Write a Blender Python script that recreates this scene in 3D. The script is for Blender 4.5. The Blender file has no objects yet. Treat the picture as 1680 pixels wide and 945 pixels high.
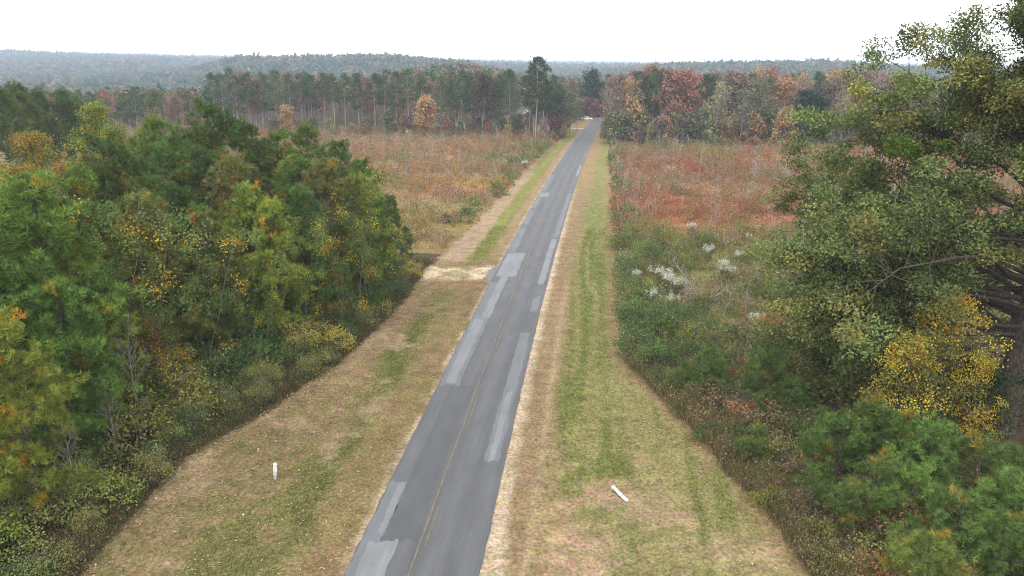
import bpy, math, random
import numpy as np
from mathutils import Matrix, Vector

SEED = 7
rng = np.random.default_rng(SEED)
random.seed(SEED)
sc = bpy.context.scene
COL = sc.collection
PI = math.pi

# ------------------------------------------------------------------ camera
F, PITCH, ROLL, CAMH = 1200.0, math.radians(16.7), math.radians(0.7), 21.0
fw = np.array([0, math.cos(PITCH), -math.sin(PITCH)])
r0 = np.array([1.0, 0, 0])
u0 = np.array([0, math.sin(PITCH), math.cos(PITCH)])
RT = math.cos(ROLL) * r0 + math.sin(ROLL) * u0
UP = -math.sin(ROLL) * r0 + math.cos(ROLL) * u0
CP = np.array([0, 0, CAMH])


def ray(px, py):
    return fw + RT * ((px - 840) / F) - UP * ((py - 472.5) / F)


def gp(px, py, z=0.0):
    """photo pixel -> point on the level z"""
    d = ray(px, py)
    t = (z - CAMH) / d[2]
    return CP + d * t


def at_y(px, py, Y):
    """photo pixel -> point at the distance Y ahead"""
    d = ray(px, py)
    return CP + d * (Y / d[1])


cam = bpy.data.cameras.new('camera')
cam.sensor_width = 36
cam.lens = 36 * F / 1680
cam.clip_start = 0.5
cam.clip_end = 30000
co = bpy.data.objects.new('camera', cam)
M = Matrix.Identity(4)
for i in range(3):
    M[i][0], M[i][1], M[i][2], M[i][3] = RT[i], UP[i], -fw[i], CP[i]
co.matrix_world = M
COL.objects.link(co)
sc.camera = co


# ------------------------------------------------------------------ noise
def _h(ix, iy, s):
    v = np.sin(ix * 127.1 + iy * 311.7 + s * 74.7) * 43758.5453
    return v - np.floor(v)


def vn(x, y, s=0):
    ix, iy = np.floor(x), np.floor(y)
    fx, fy = x - ix, y - iy
    fx = fx * fx * (3 - 2 * fx)
    fy = fy * fy * (3 - 2 * fy)
    a = _h(ix, iy, s) * (1 - fx) + _h(ix + 1, iy, s) * fx
    b = _h(ix, iy + 1, s) * (1 - fx) + _h(ix + 1, iy + 1, s) * fx
    return a * (1 - fy) + b * fy


def fbm(x, y, sc_, s=0, o=4):
    t, a, n = 0, 0.5, 0
    x = np.asarray(x, float) / sc_
    y = np.asarray(y, float) / sc_
    for k in range(o):
        t = t + a * vn(x, y, s + k * 13)
        n += a
        a *= 0.55
        x, y = x * 2.03 + 5.2, y * 2.03 + 1.7
    return t / n


def ss(a, b, x):
    t = np.clip((np.asarray(x, float) - a) / (b - a), 0, 1)
    return t * t * (3 - 2 * t)


def mixc(a, b, t):
    t = np.asarray(t)[..., None]
    return a * (1 - t) + np.asarray(b) * t


# ------------------------------------------------------------------ layout
# centre of the road, from the photograph's kerb lines
_RL = [(555, 945), (640, 790), (712, 640), (775, 520), (812, 450), (855, 370), (885, 320), (912, 275), (935, 243), (955, 213), (973, 196)]
_RR = [(783, 945), (822, 765), (862, 625), (885, 530), (905, 450), (921, 380), (935, 320), (950, 280), (966, 250), (982, 213), (998, 196)]


def _curve():
    L = np.array([gp(*p) for p in _RL])
    R = np.array([gp(*p) for p in _RR])
    ys = np.array([25, 35, 46, 60, 75, 98, 126, 160, 200, 262, 318.0])
    c = (np.interp(ys, L[:, 1], L[:, 0]) + np.interp(ys, R[:, 1], R[:, 0])) / 2
    return np.polyfit(ys, c, 4)


_pc = _curve()
_c0, _c1 = np.polyval(_pc, 330.0), np.polyval(np.polyder(_pc), 330.0)
_b0, _b1 = np.polyval(_pc, 25.0), np.polyval(np.polyder(_pc), 25.0)


def rc(y):
    y = np.asarray(y, float)
    m = np.polyval(_pc, np.clip(y, 25, 330))
    return m + np.where(y > 330, (y - 330) * _c1, 0) + np.where(y < 25, (y - 25) * _b1, 0)


def edge_l(y):  # left limit of the mown verge, as an offset from the road centre
    return np.interp(y, [0, 26, 36, 42, 50, 61, 75, 96, 132, 186, 249, 330], [-14, -14, -14.8, -13, -10.9, -10.2, -10.6, -10.0, -9.0, -8.6, -7.2, -6])


def edge_r(y):
    return np.interp(y, [0, 26, 30, 36, 44, 51, 64, 89, 140, 209, 300], [17.5, 17.4, 16.8, 15.3, 12.6, 10.3, 9.6, 9.8, 9.6, 8.4, 7])


def hz(x, y):
    """height of the ground"""
    x = np.asarray(x, float)
    y = np.asarray(y, float)
    r = np.hypot(x, y)
    az = np.degrees(np.arctan2(x, np.maximum(y, 1)))
    # valley to the left, wooded knoll ahead, low ground to the right, ridges far off
    val = np.interp(az, [-60, -30, -18, -10, -4, 2, 8, 20, 50], [-17, -17, -12, -1, 8, -4, -4, -5, -8])
    ridge = np.interp(az, [-60, -36, -26, -14, -4, 4, 16, 30, 60], [34, 32, 29, 24, 20, 17, 19, 15, 14])
    t1 = ss(235, 520, r)
    t2 = ss(1400, 2900, r)
    mid = np.exp(-((r - 1350) / 330) ** 2) * np.interp(az, [-40, -24, -20, -9, -3, 3, 12, 22, 32], [0, 6, 30, 26, 6, 2, 22, 26, 12])
    n = (fbm(x, y, 420, 3) - 0.5) * 20 * ss(400, 900, r) + (fbm(x, y, 1100, 9) - 0.5) * 34 * ss(1500, 2600, r)
    h = val * t1 * (1 - t2) + ridge * t2 + n + mid
    h = h - ss(2950, 3600, r) * 40 + ss(3600, 4700, r) * (58 + (fbm(x, y, 1800, 15) - .5) * 40) - ss(5200, 6500, r) * 60
    # crest of the road
    near = 1 - ss(14, 45, np.abs(x - rc(y)))
    crest = -np.maximum(y - 325, 0) * 0.045 * ss(325, 360, y)
    h = h * (1 - near * (y < 900)) + near * (y < 900) * np.maximum(crest, -14)
    # gentle unevenness near by, none on the road
    off = np.abs(x - rc(y))
    h = h + (fbm(x, y, 9, 21) - 0.5) * 0.35 * ss(3.6, 8, off) * (r < 400)
    h = h - 0.22 * np.exp(-((off - 8.5) / 2.2) ** 2) * (y < 330)
    return h


# ------------------------------------------------------------------ meshes
def mk_mesh(name, parts, mats, smooth=False):
    """parts: list of (V (n,3), faces (m,k), colours (n,3) or None, uv (n,2) or None, material index)"""
    nv = sum(len(p[0]) for p in parts)
    V = np.concatenate([p[0] for p in parts]).astype(np.float32)
    C = np.ones((nv, 4), np.float32)
    UV = None
    loops, starts, mi, o, lo = [], [], [], 0, 0
    for p in parts:
        v, f, c = p[0], np.asarray(p[1]), p[2]
        uv = p[3] if len(p) > 3 else None
        m = p[4] if len(p) > 4 else 0
        if c is not None:
            C[o:o + len(v), :3] = c
        k = f.shape[1]
        loops.append((f + o).ravel())
        starts.append(lo + np.arange(len(f)) * k)
        mi.append(np.full(len(f), m))
        if uv is not None:
            if UV is None:
                UV = np.zeros((nv, 2), np.float32)
            UV[o:o + len(v)] = uv
        lo += f.size
        o += len(v)
    loops = np.concatenate(loops).astype(np.int32)
    starts = np.concatenate(starts).astype(np.int32)
    mi = np.concatenate(mi).astype(np.int32)
    me = bpy.data.meshes.new(name)
    me.vertices.add(nv)
    me.vertices.foreach_set('co', V.ravel())
    me.loops.add(len(loops))
    me.loops.foreach_set('vertex_index', loops)
    me.polygons.add(len(starts))
    me.polygons.foreach_set('loop_start', starts)
    me.polygons.foreach_set('material_index', mi)
    if smooth:
        me.polygons.foreach_set('use_smooth', np.ones(len(starts), bool))
    at = me.attributes.new('Col', 'FLOAT_COLOR', 'POINT')
    at.data.foreach_set('color', C.ravel())
    if UV is not None:
        ul = me.uv_layers.new(name='UVMap')
        ul.data.foreach_set('uv', UV[loops].ravel())
    for m in (mats if isinstance(mats, (list, tuple)) else [mats]):
        me.materials.append(m)
    me.update(calc_edges=True)
    return me


def obj(name, me, parent=None, loc=None, tint=None, rot=None, scale=None):
    o = bpy.data.objects.new(name, me)
    COL.objects.link(o)
    if parent:
        o.parent = parent
    if loc is not None:
        o.location = loc
    if rot is not None:
        o.rotation_euler = rot
    if scale is not None:
        o.scale = scale
    if tint is not None:
        o.color = (*tint, 1)
    return o


def tag(o, label=None, cat=None, group=None, kind=None):
    for k, v in (('label', label), ('category', cat), ('group', group), ('kind', kind)):
        if v:
            o[k] = v
    return o


def unit(v):
    return v / np.maximum(np.linalg.norm(v, axis=-1, keepdims=True), 1e-9)


def rvec(n):
    return unit(rng.normal(size=(n, 3)))


def kites(P, L, W, C, up=0.0, axis=None, spread=1.0):
    """leaf-shaped quads; up > 0 turns their faces to the sky"""
    n = len(P)
    d = rvec(n)
    if axis is not None:
        d = unit(axis + spread * d)
    nrm = rvec(n)
    nrm[:, 2] += up
    s = unit(np.cross(d, nrm))
    L = np.broadcast_to(L, (n,))[:, None]
    W = np.broadcast_to(W, (n,))[:, None]
    nn = unit(np.cross(s, d))
    V = np.stack([P, P + d * L * .45 + s * W + nn * L * .08, P + d * L, P + d * L * .45 - s * W + nn * L * .08], 1).reshape(-1, 3)
    Fc = np.arange(n * 4).reshape(-1, 4)
    return V, Fc, np.repeat(C, 4, 0)


def tufts(P, D, L, k, W, C, spread=0.8):
    """k needles round every shoot"""
    n = len(P)
    P_ = np.repeat(P, k, 0)
    D_ = unit(np.repeat(D, k, 0) + spread * rng.normal(size=(n * k, 3)) * .75)
    L_ = (np.repeat(np.broadcast_to(L, (n,)), k) * rng.uniform(.7, 1.15, n * k))[:, None]
    s = unit(np.cross(D_, rvec(n * k)))
    V = np.stack([P_ - s * W, P_ + s * W, P_ + D_ * L_], 1).reshape(-1, 3)
    Fc = np.arange(n * k * 3).reshape(-1, 3)
    Cn = np.repeat(C, k, 0) * rng.uniform(.8, 1.2, (n * k, 1))
    return V, Fc, np.repeat(Cn, 3, 0)


def blades(P, H, W, C, lean=.25):
    n = len(P)
    d = rng.normal(size=(n, 3)) * lean
    d[:, 2] = 1
    a = rng.uniform(0, 2 * PI, n)
    s = np.stack([np.cos(a), np.sin(a), np.zeros(n)], 1)
    H = np.broadcast_to(H, (n,))[:, None]
    W = np.broadcast_to(W, (n,))[:, None]
    V = np.stack([P - s * W, P + s * W, P + d * H], 1).reshape(-1, 3)
    return V, np.arange(n * 3).reshape(-1, 3), np.repeat(C, 3, 0)


def tube(path, rad, n=6, cap=True):
    path = np.asarray(path, float)
    m = len(path)
    t = np.gradient(path, axis=0)
    t = unit(t)
    ref = np.array([0, 0, 1.0]) if abs(t[0][2]) < .8 else np.array([1.0, 0, 0])
    V = []
    a = np.arange(n) / n * 2 * PI
    for i in range(m):
        e1 = unit(np.cross(t[i], ref))
        e2 = np.cross(t[i], e1)
        V.append(path[i] + rad[i] * (np.cos(a)[:, None] * e1 + np.sin(a)[:, None] * e2))
    V = np.concatenate(V)
    i, j = np.meshgrid(np.arange(m - 1), np.arange(n), indexing='ij')
    i, j = i.ravel(), j.ravel()
    f = np.stack([i * n + j, i * n + (j + 1) % n, (i + 1) * n + (j + 1) % n, (i + 1) * n + j], 1)
    return V, f, np.ones((len(V), 3))


def ctrl(p, d, L, bend, n=5, grav=0.0):
    """a wavering line from p along d"""
    pts = [np.array(p, float)]
    d = unit(np.array(d, float))
    for i in range(n):
        d = unit(d + rng.normal(size=3) * bend + np.array([0, 0, grav]))
        pts.append(pts[-1] + d * L / n)
    return np.array(pts), d


def box(c, s, col=(1, 1, 1)):
    c, s = np.array(c, float), np.array(s, float) / 2
    k = np.array([[-1, -1, -1], [1, -1, -1], [1, 1, -1], [-1, 1, -1], [-1, -1, 1], [1, -1, 1], [1, 1, 1], [-1, 1, 1]])
    f = np.array([[0, 3, 2, 1], [4, 5, 6, 7], [0, 1, 5, 4], [1, 2, 6, 5], [2, 3, 7, 6], [3, 0, 4, 7]])
    return c + k * s, f, np.tile(col, (8, 1))


# ------------------------------------------------------------------ materials
def new_mat(name):
    m = bpy.data.materials.new(name)
    m.use_nodes = True
    nt = m.node_tree
    nt.nodes.clear()
    return m, nt.nodes, nt.links


def mat_foliage(name, transl=.2, rough=.7, spec=.15, tint=True):
    m, N, L = new_mat(name)
    out = N.new('ShaderNodeOutputMaterial')
    at = N.new('ShaderNodeAttribute')
    at.attribute_name = 'Col'
    src = at.outputs['Color']
    if tint:
        oi = N.new('ShaderNodeObjectInfo')
        mx = N.new('ShaderNodeMix')
        mx.data_type = 'RGBA'
        mx.blend_type = 'MULTIPLY'
        mx.inputs['Factor'].default_value = 1
        L.new(src, mx.inputs['A'])
        L.new(oi.outputs['Color'], mx.inputs['B'])
        src = mx.outputs['Result']
    b = N.new('ShaderNodeBsdfPrincipled')
    b.inputs['Roughness'].default_value = rough
    b.inputs['Specular IOR Level'].default_value = spec
    L.new(src, b.inputs['Base Color'])
    t = N.new('ShaderNodeBsdfTranslucent')
    L.new(src, t.inputs['Color'])
    ms = N.new('ShaderNodeMixShader')
    ms.inputs[0].default_value = transl
    L.new(b.outputs[0], ms.inputs[1])
    L.new(t.outputs[0], ms.inputs[2])
    L.new(ms.outputs[0], out.inputs[0])
    return m


def mat_noise(name, c1, c2, scale=8.0, stretch=(1, 1, 1), rough=.85, bump=.3, tint=False, attr=False, detail=5, lo=.35, hi=.65, spec=.2, coord='Object'):
    m, N, L = new_mat(name)
    out = N.new('ShaderNodeOutputMaterial')
    b = N.new('ShaderNodeBsdfPrincipled')
    b.inputs['Roughness'].default_value = rough
    b.inputs['Specular IOR Level'].default_value = spec
    tc = N.new('ShaderNodeTexCoord')
    mp = N.new('ShaderNodeMapping')
    mp.inputs['Scale'].default_value = stretch
    L.new(tc.outputs[coord], mp.inputs[0])
    n = N.new('ShaderNodeTexNoise')
    n.inputs['Scale'].default_value = scale
    n.inputs['Detail'].default_value = detail
    L.new(mp.outputs[0], n.inputs['Vector'])
    rp = N.new('ShaderNodeValToRGB')
    rp.color_ramp.elements[0].position = lo
    rp.color_ramp.elements[0].color = (*c1, 1)
    rp.color_ramp.elements[1].position = hi
    rp.color_ramp.elements[1].color = (*c2, 1)
    L.new(n.outputs['Fac'], rp.inputs[0])
    src = rp.outputs[0]
    for use, node in ((tint, 'ShaderNodeObjectInfo'), (attr, 'ShaderNodeAttribute')):
        if use:
            q = N.new(node)
            if node.endswith('Attribute'):
                q.attribute_name = 'Col'
            mx = N.new('ShaderNodeMix')
            mx.data_type = 'RGBA'
            mx.blend_type = 'MULTIPLY'
            mx.inputs['Factor'].default_value = 1
            L.new(src, mx.inputs['A'])
            L.new(q.outputs['Color'], mx.inputs['B'])
            src = mx.outputs['Result']
    L.new(src, b.inputs['Base Color'])
    if bump:
        bp = N.new('ShaderNodeBump')
        bp.inputs['Strength'].default_value = bump
        bp.inputs['Distance'].default_value = .05
        L.new(n.outputs['Fac'], bp.inputs['Height'])
        L.new(bp.outputs[0], b.inputs['Normal'])
    L.new(b.outputs[0], out.inputs[0])
    return m


M_leaf = mat_foliage('leaf')
M_needle = mat_foliage('needle', transl=.04, rough=.6, spec=.2)
M_dry = mat_foliage('dry_growth', transl=.25, rough=.8, spec=.1)
M_bark = mat_noise('bark', (.045, .036, .03), (.17, .14, .12), 5, (3, 3, .6), bump=.6, tint=True)
M_pale = mat_noise('pale_bark', (.17, .155, .14), (.42, .39, .35), 4, (3, 3, .5), bump=.4, tint=True)


def mat_ground():
    m, N, L = new_mat('ground_cover')
    out = N.new('ShaderNodeOutputMaterial')
    b = N.new('ShaderNodeBsdfPrincipled')
    b.inputs['Roughness'].default_value = .95
    b.inputs['Specular IOR Level'].default_value = .08
    at = N.new('ShaderNodeAttribute')
    at.attribute_name = 'Col'
    tc = N.new('ShaderNodeTexCoord')
    src = at.outputs['Color']
    hs = None
    for sca, lo, hi, det in ((5.5, .45, 1.5, 6), (.9, .72, 1.3, 4), (.12, .9, 1.12, 3)):
        n = N.new('ShaderNodeTexNoise')
        n.inputs['Scale'].default_value = sca
        n.inputs['Detail'].default_value = det
        n.inputs['Roughness'].default_value = .65
        L.new(tc.outputs['Object'], n.inputs['Vector'])
        r = N.new('ShaderNodeMapRange')
        r.inputs['From Min'].default_value = .3
        r.inputs['From Max'].default_value = .7
        r.inputs['To Min'].default_value = lo
        r.inputs['To Max'].default_value = hi
        L.new(n.outputs['Fac'], r.inputs['Value'])
        mx = N.new('ShaderNodeMix')
        mx.data_type = 'RGBA'
        mx.blend_type = 'MULTIPLY'
        mx.inputs['Factor'].default_value = 1
        L.new(src, mx.inputs['A'])
        L.new(r.outputs[0], mx.inputs['B'])
        src = mx.outputs['Result']
        if hs is None:
            hs = n.outputs['Fac']
    # hue drift between straw and green
    n = N.new('ShaderNodeTexNoise')
    n.inputs['Scale'].default_value = 2.4
    n.inputs['Detail'].default_value = 5
    L.new(tc.outputs['Object'], n.inputs['Vector'])
    rp = N.new('ShaderNodeValToRGB')
    rp.color_ramp.elements[0].position = .38
    rp.color_ramp.elements[0].color = (.86, 1.0, .72, 1)
    rp.color_ramp.elements[1].position = .62
    rp.color_ramp.elements[1].color = (1.1, .98, 1.05, 1)
    L.new(n.outputs['Fac'], rp.inputs[0])
    mx = N.new('ShaderNodeMix')
    mx.data_type = 'RGBA'
    mx.blend_type = 'MULTIPLY'
    mx.inputs['Factor'].default_value = 1
    L.new(src, mx.inputs['A'])
    L.new(rp.outputs[0], mx.inputs['B'])
    L.new(mx.outputs['Result'], b.inputs['Base Color'])
    bp = N.new('ShaderNodeBump')
    bp.inputs['Strength'].default_value = .5
    bp.inputs['Distance'].default_value = .06
    L.new(hs, bp.inputs['Height'])
    L.new(bp.outputs[0], b.inputs['Normal'])
    L.new(b.outputs[0], out.inputs[0])
    return m


def mat_asphalt(name, base, tracks=True, streak=.25, spec=.3):
    m, N, L = new_mat(name)
    out = N.new('ShaderNodeOutputMaterial')
    b = N.new('ShaderNodeBsdfPrincipled')
    b.inputs['Roughness'].default_value = .75
    b.inputs['Specular IOR Level'].default_value = spec
    uv = N.new('ShaderNodeUVMap')
    uv.uv_map = 'UVMap'

    def noise(scale, sx, sy, det=4):
        mp = N.new('ShaderNodeMapping')
        mp.inputs['Scale'].default_value = (sx, sy, 1)
        L.new(uv.outputs[0], mp.inputs[0])
        n = N.new('ShaderNodeTexNoise')
        n.inputs['Scale'].default_value = scale
        n.inputs['Detail'].default_value = det
        L.new(mp.outputs[0], n.inputs['Vector'])
        return n.outputs['Fac']

    def rng_(s, lo, hi, a=.3, c=.7):
        r = N.new('ShaderNodeMapRange')
        r.inputs['From Min'].default_value = a
        r.inputs['From Max'].default_value = c
        r.inputs['To Min'].default_value = lo
        r.inputs['To Max'].default_value = hi
        L.new(s, r.inputs['Value'])
        return r.outputs[0]

    def mul(a, c):
        q = N.new('ShaderNodeMath')
        q.operation = 'MULTIPLY'
        L.new(a, q.inputs[0])
        L.new(c, q.inputs[1])
        return q.outputs[0]

    f = rng_(noise(26, 1, 1, 6), .72, 1.3)
    f = mul(f, rng_(noise(1.0, 1, .3, 5), .88, 1.13))
    f = mul(f, rng_(noise(3.5, 1.6, .05, 3), 1 - streak * .3, 1 + streak * .3))
    if tracks:
        sx = N.new('ShaderNodeSeparateXYZ')
        L.new(uv.outputs[0], sx.inputs[0])
        q = N.new('ShaderNodeMath')
        q.operation = 'MULTIPLY'
        q.inputs[1].default_value = 2 * PI / 1.55
        L.new(sx.outputs[0], q.inputs[0])
        c = N.new('ShaderNodeMath')
        c.operation = 'COSINE'
        L.new(q.outputs[0], c.inputs[0])
        f = mul(f, rng_(c.outputs[0], 1.09, .93, -1, 1))
    mx = N.new('ShaderNodeMix')
    mx.data_type = 'RGBA'
    mx.blend_type = 'MULTIPLY'
    mx.inputs['Factor'].default_value = 1
    mx.inputs['A'].default_value = (*base, 1)
    L.new(f, mx.inputs['B'])
    L.new(mx.outputs['Result'], b.inputs['Base Color'])
    bp = N.new('ShaderNodeBump')
    bp.inputs['Strength'].default_value = .35
    bp.inputs['Distance'].default_value = .01
    L.new(noise(40, 1, 1, 4), bp.inputs['Height'])
    L.new(bp.outputs[0], b.inputs['Normal'])
    L.new(b.outputs[0], out.inputs[0])
    return m


# ------------------------------------------------------------------ ground
SAND = np.array([.40, .315, .245])
STRAW = np.array([.185, .128, .072])
GREEN = np.array([.125, .132, .042])
LITTER = np.array([.085, .058, .036])
PINK = np.array([.215, .150, .092])


def field_col(x, y):
    """what grows in the clearings: tan, olive, russet and red patches"""
    n1 = fbm(x, y, 22, 31)
    n2 = fbm(x, y, 13, 41)
    n3 = fbm(x, y, 17, 55)
    c = np.zeros(np.shape(x) + (3,)) + np.array([.30, .195, .112])
    c = mixc(c, [.165, .165, .058], ss(.50, .66, n1))
    c = mixc(c, [.34, .145, .10], ss(.53, .65, n2) * (.65 + .2 * (x > rc(y))))
    c = mixc(c, [.34, .21, .06], ss(.55, .68, n3) * .7)
    right = x > rc(y)
    c = mixc(c, [.16, .165, .065], right * (1 - ss(84, 104, y + 18 * (n2 - .5))) * .85)
    c = mixc(c, [.33, .13, .075], right * ss(92, 108, y) * (1 - ss(165, 200, y)) * ss(.38, .56, n3) * .85)
    c = mixc(c, [.22, .19, .07], (~right) * (1 - ss(105, 135, y)) * .6)
    return c * .86


def ground_col(x, y):
    u = x - rc(y)
    el, er = edge_l(y), edge_r(y)
    w = (fbm(x, y, 3.2, 61) - .5) * 2.2
    w2 = (fbm(x, y, 1.1, 67) - .5) * 1.0
    n = fbm(x, y, 5, 71)
    stripe = fbm(u * 1.0 + .5 * np.sin(y * .09), y * .05, .55, 77)
    c = np.zeros(np.shape(x) + (3,)) + LITTER
    # left verge
    l = u < 0
    a = -u
    cl = mixc(np.zeros_like(c) + STRAW, GREEN, ss(5.0, 6.4, a + w) * (1 - ss(7.2, 8.8, a + w * .6)) * (.55 + .45 * ss(.35, .6, n)))
    cl = mixc(cl, [.165, .135, .06], (1 - ss(5.0, 6.2, a + w)) * .55 * ss(.4, .6, n))
    cl = mixc(cl, PINK, ss(8.0, 9.4, a + w) * .8)
    wide = 1 - ss(40, 50, y)
    cl = mixc(cl, mixc(np.zeros_like(c) + np.array([.165, .125, .066]), GREEN, ss(.5, .63, fbm(x, y, 4.2, 83)) * .7), wide * ss(5.5, 7.5, a))
    cl = mixc(cl, [.3, .215, .15], ss(.56, .68, fbm(x, y, 3.4, 97)) * .6 * ss(5, 7, a))
    trk = ss(79, 83, y) * (1 - ss(140, 175, y))
    cl = mixc(cl, [.30, .215, .155], trk * ss(6.2, 7.2, a + w * .5) * (1 - ss(9.6, 10.6, a + w * .5)) * .9)
    cl = mixc(cl, np.array([.175, .175, .05]), ss(79, 84, y) * ss(4.6, 5.3, a + w * .4) * (1 - ss(6.4, 7.4, a + w * .5)) * .9)
    cl = mixc(cl, [.27, .19, .12], ss(79, 84, y) * (1 - ss(4.2, 5, a + w * .4)) * .6)
    cl = mixc(cl, SAND * .85, (1 - ss(3.05, 3.4, a + w2 * .5)) * .75 * ss(.25, .5, fbm(x, y, 1.7, 131)))
    fl_ = .9 * np.exp(-(np.clip(a, 0, 30) - 3) / 2.2)
    wb = (fbm(x, y, 2.4, 151) - .5) * 3.2 + w2 * .9
    drive = ss(72.6 - fl_, 74.2 - fl_, y + wb * .6) * (1 - ss(76.2 + fl_ * 1.6, 78.0 + fl_ * 1.6, y + wb * .7 - .10 * (a - 3))) * (1 - ss(12.5, 16, a))
    cl = mixc(cl, [.47, .37, .28], drive * (.4 + .65 * ss(.3, .52, fbm(x, y, 1.3, 101))))
    cl = mixc(cl, [.2, .12, .08], drive * ss(.6, .72, fbm(x * .5, y, .8, 157)) * .7)
    d2 = np.exp(-((y - 82.5) / 1.6) ** 2) * ss(6.2, 7, a) * (1 - ss(9.5, 10.5, a))
    cl = mixc(cl, [.46, .36, .27], np.clip(d2 * 1.2, 0, 1) * ss(.35, .55, n))
    d3 = np.exp(-((y - 71.0) / 1.2) ** 2) * ss(3.4, 4, a) * (1 - ss(7.5, 9, a))
    cl = mixc(cl, [.25, .14, .09], np.clip(d3, 0, 1) * .7)
    # right verge
    cr = mixc(np.zeros_like(c) + PINK, np.array([.17, .165, .06]), ss(4.9, 6.9, u + w * 1.1))
    cr = mixc(cr, [.13, .155, .045], np.exp(-((u + w * .9 - 7.2) / 1.2) ** 2) * .45)
    cr = mixc(cr, [.225, .19, .095], ss(8.0, 10.4, u + w * 1.1) * .7)
    cr = mixc(cr, [.215, .19, .085], ss(.5, .6, stripe) * ss(4.8, 6.0, u) * .75)
    cr = mixc(cr, [.135, .155, .045], (1 - ss(.36, .47, stripe)) * ss(4.8, 6.0, u) * .7)
    cr = mixc(cr, [.3, .205, .135], ss(.54, .64, fbm(x, y, 2.6, 113)) * (1 - ss(33, 40, y)) * .8 * ss(5, 6, u))
    bare = np.exp(-(((x - 6.3) / 1.9) ** 2 + ((y - 32.6) / 1.6) ** 2)) + np.exp(-(((x - 3.8) / 1.7) ** 2 + ((y - 28.6) / 2.2) ** 2)) + .8 * np.exp(-(((x - 10.5) / 2.6) ** 2 + ((y - 28.2) / 1.6) ** 2))
    cr = mixc(cr, [.31, .215, .15], np.clip(bare, 0, 1) * .8)
    sw = np.interp(y, [20, 29, 36, 60, 90, 330], [4.0, 3.75, 3.4, 3.3, 3.25, 3.2])
    cr = mixc(cr, SAND, (1 - ss(-.2, .45, u - sw + w2 * .55)) * (.55 + .45 * ss(.3, .5, fbm(x, y, .9, 137))))
    cr = mixc(cr, [.36, .27, .185], np.exp(-((u - 4.9 + w2 * .2) / .22) ** 2) * .5 * (1 - ss(60, 80, y)))
    ed = np.exp(-((u - er + w * .5) / .8) ** 2)
    cr = mixc(cr, [.2, .125, .075], ed * .7)
    far = ss(90, 150, y)
    cr = mixc(cr, mixc(np.zeros_like(c) + np.array([.245, .175, .1]), [.2, .185, .075], ss(5.5, 6.5, u) * (1 - ss(7.8, 9, u))), far)
    c = np.where((l & (u > el + w * .6))[..., None], cl, c)
    c = np.where((~l & (u < er + w * .6))[..., None], cr, c)
    # clearings beyond
    fl = ((x < rc(y)) & (u <= el + w * .45) & (y > 84 + .25 * np.maximum(-x - 20, 0))) | ((x > rc(y)) & (u >= er + w * .45) & (y > 46))
    fl = fl & (y < 262)
    c = np.where(fl[..., None], field_col(x, y) * .95, c)
    yard = np.exp(-(((x + 4) / 26) ** 2 + ((y - 275) / 15) ** 2))
    c = mixc(c, [.17, .2, .06], np.clip(yard * 1.6, 0, 1) * (u < -8))
    red = ss(272, 282, y) * (1 - ss(325, 345, y)) * (u > -14) * (u < -3)
    c = mixc(c, [.24, .16, .095], red * .8)
    d4 = np.exp(-((y - 277 + (u + 4) * .15) / 1.4) ** 2) * (u < -3) * (u > -17)
    c = mixc(c, SAND, np.clip(d4 * 1.4, 0, 1))
    d5 = np.exp(-((y - 334) / 2.2) ** 2) * (u < -2.9) * (u > -12)
    c = mixc(c, SAND * .9, np.clip(d5 * 1.3, 0, 1))
    return np.clip(c * .76, .01, .8)


def axis_pts(spec):
    out = [spec[0][0]]
    for a, b, st in spec:
        k = max(1, int(round((b - a) / st)))
        out += list(a + (b - a) * (np.arange(k) + 1) / k)
    return np.array(out)


xs = axis_pts([(-9000, -3000, 600), (-3000, -1000, 100), (-1000, -300, 35), (-300, -100, 10), (-100, -24, 2), (-24, -1, .28), (-1, 18, .28), (18, 50, .9), (50, 120, 2.5), (120, 400, 14), (400, 1200, 40), (1200, 3000, 100), (3000, 9000, 600)])
ys = axis_pts([(-160, -20, 20), (-20, 18, 3), (18, 60, .33), (60, 105, .55), (105, 180, 1.0), (180, 360, 2), (360, 700, 12), (700, 1400, 30), (1400, 3600, 70), (3600, 9000, 450)])
GX, GY = np.meshgrid(xs, ys)
GZ = hz(GX, GY)
GC = ground_col(GX, GY)
gv = np.stack([GX, GY, GZ], -1).reshape(-1, 3)
ny, nx = GX.shape
i, j = np.meshgrid(np.arange(ny - 1), np.arange(nx - 1), indexing='ij')
gi = (i * nx + j).ravel()
gf = np.stack([gi, gi + 1, gi + nx + 1, gi + nx], 1)
tag(obj('ground', mk_mesh('ground', [(gv, gf, GC.reshape(-1, 3))], mat_ground(), True)), kind='structure')


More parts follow.
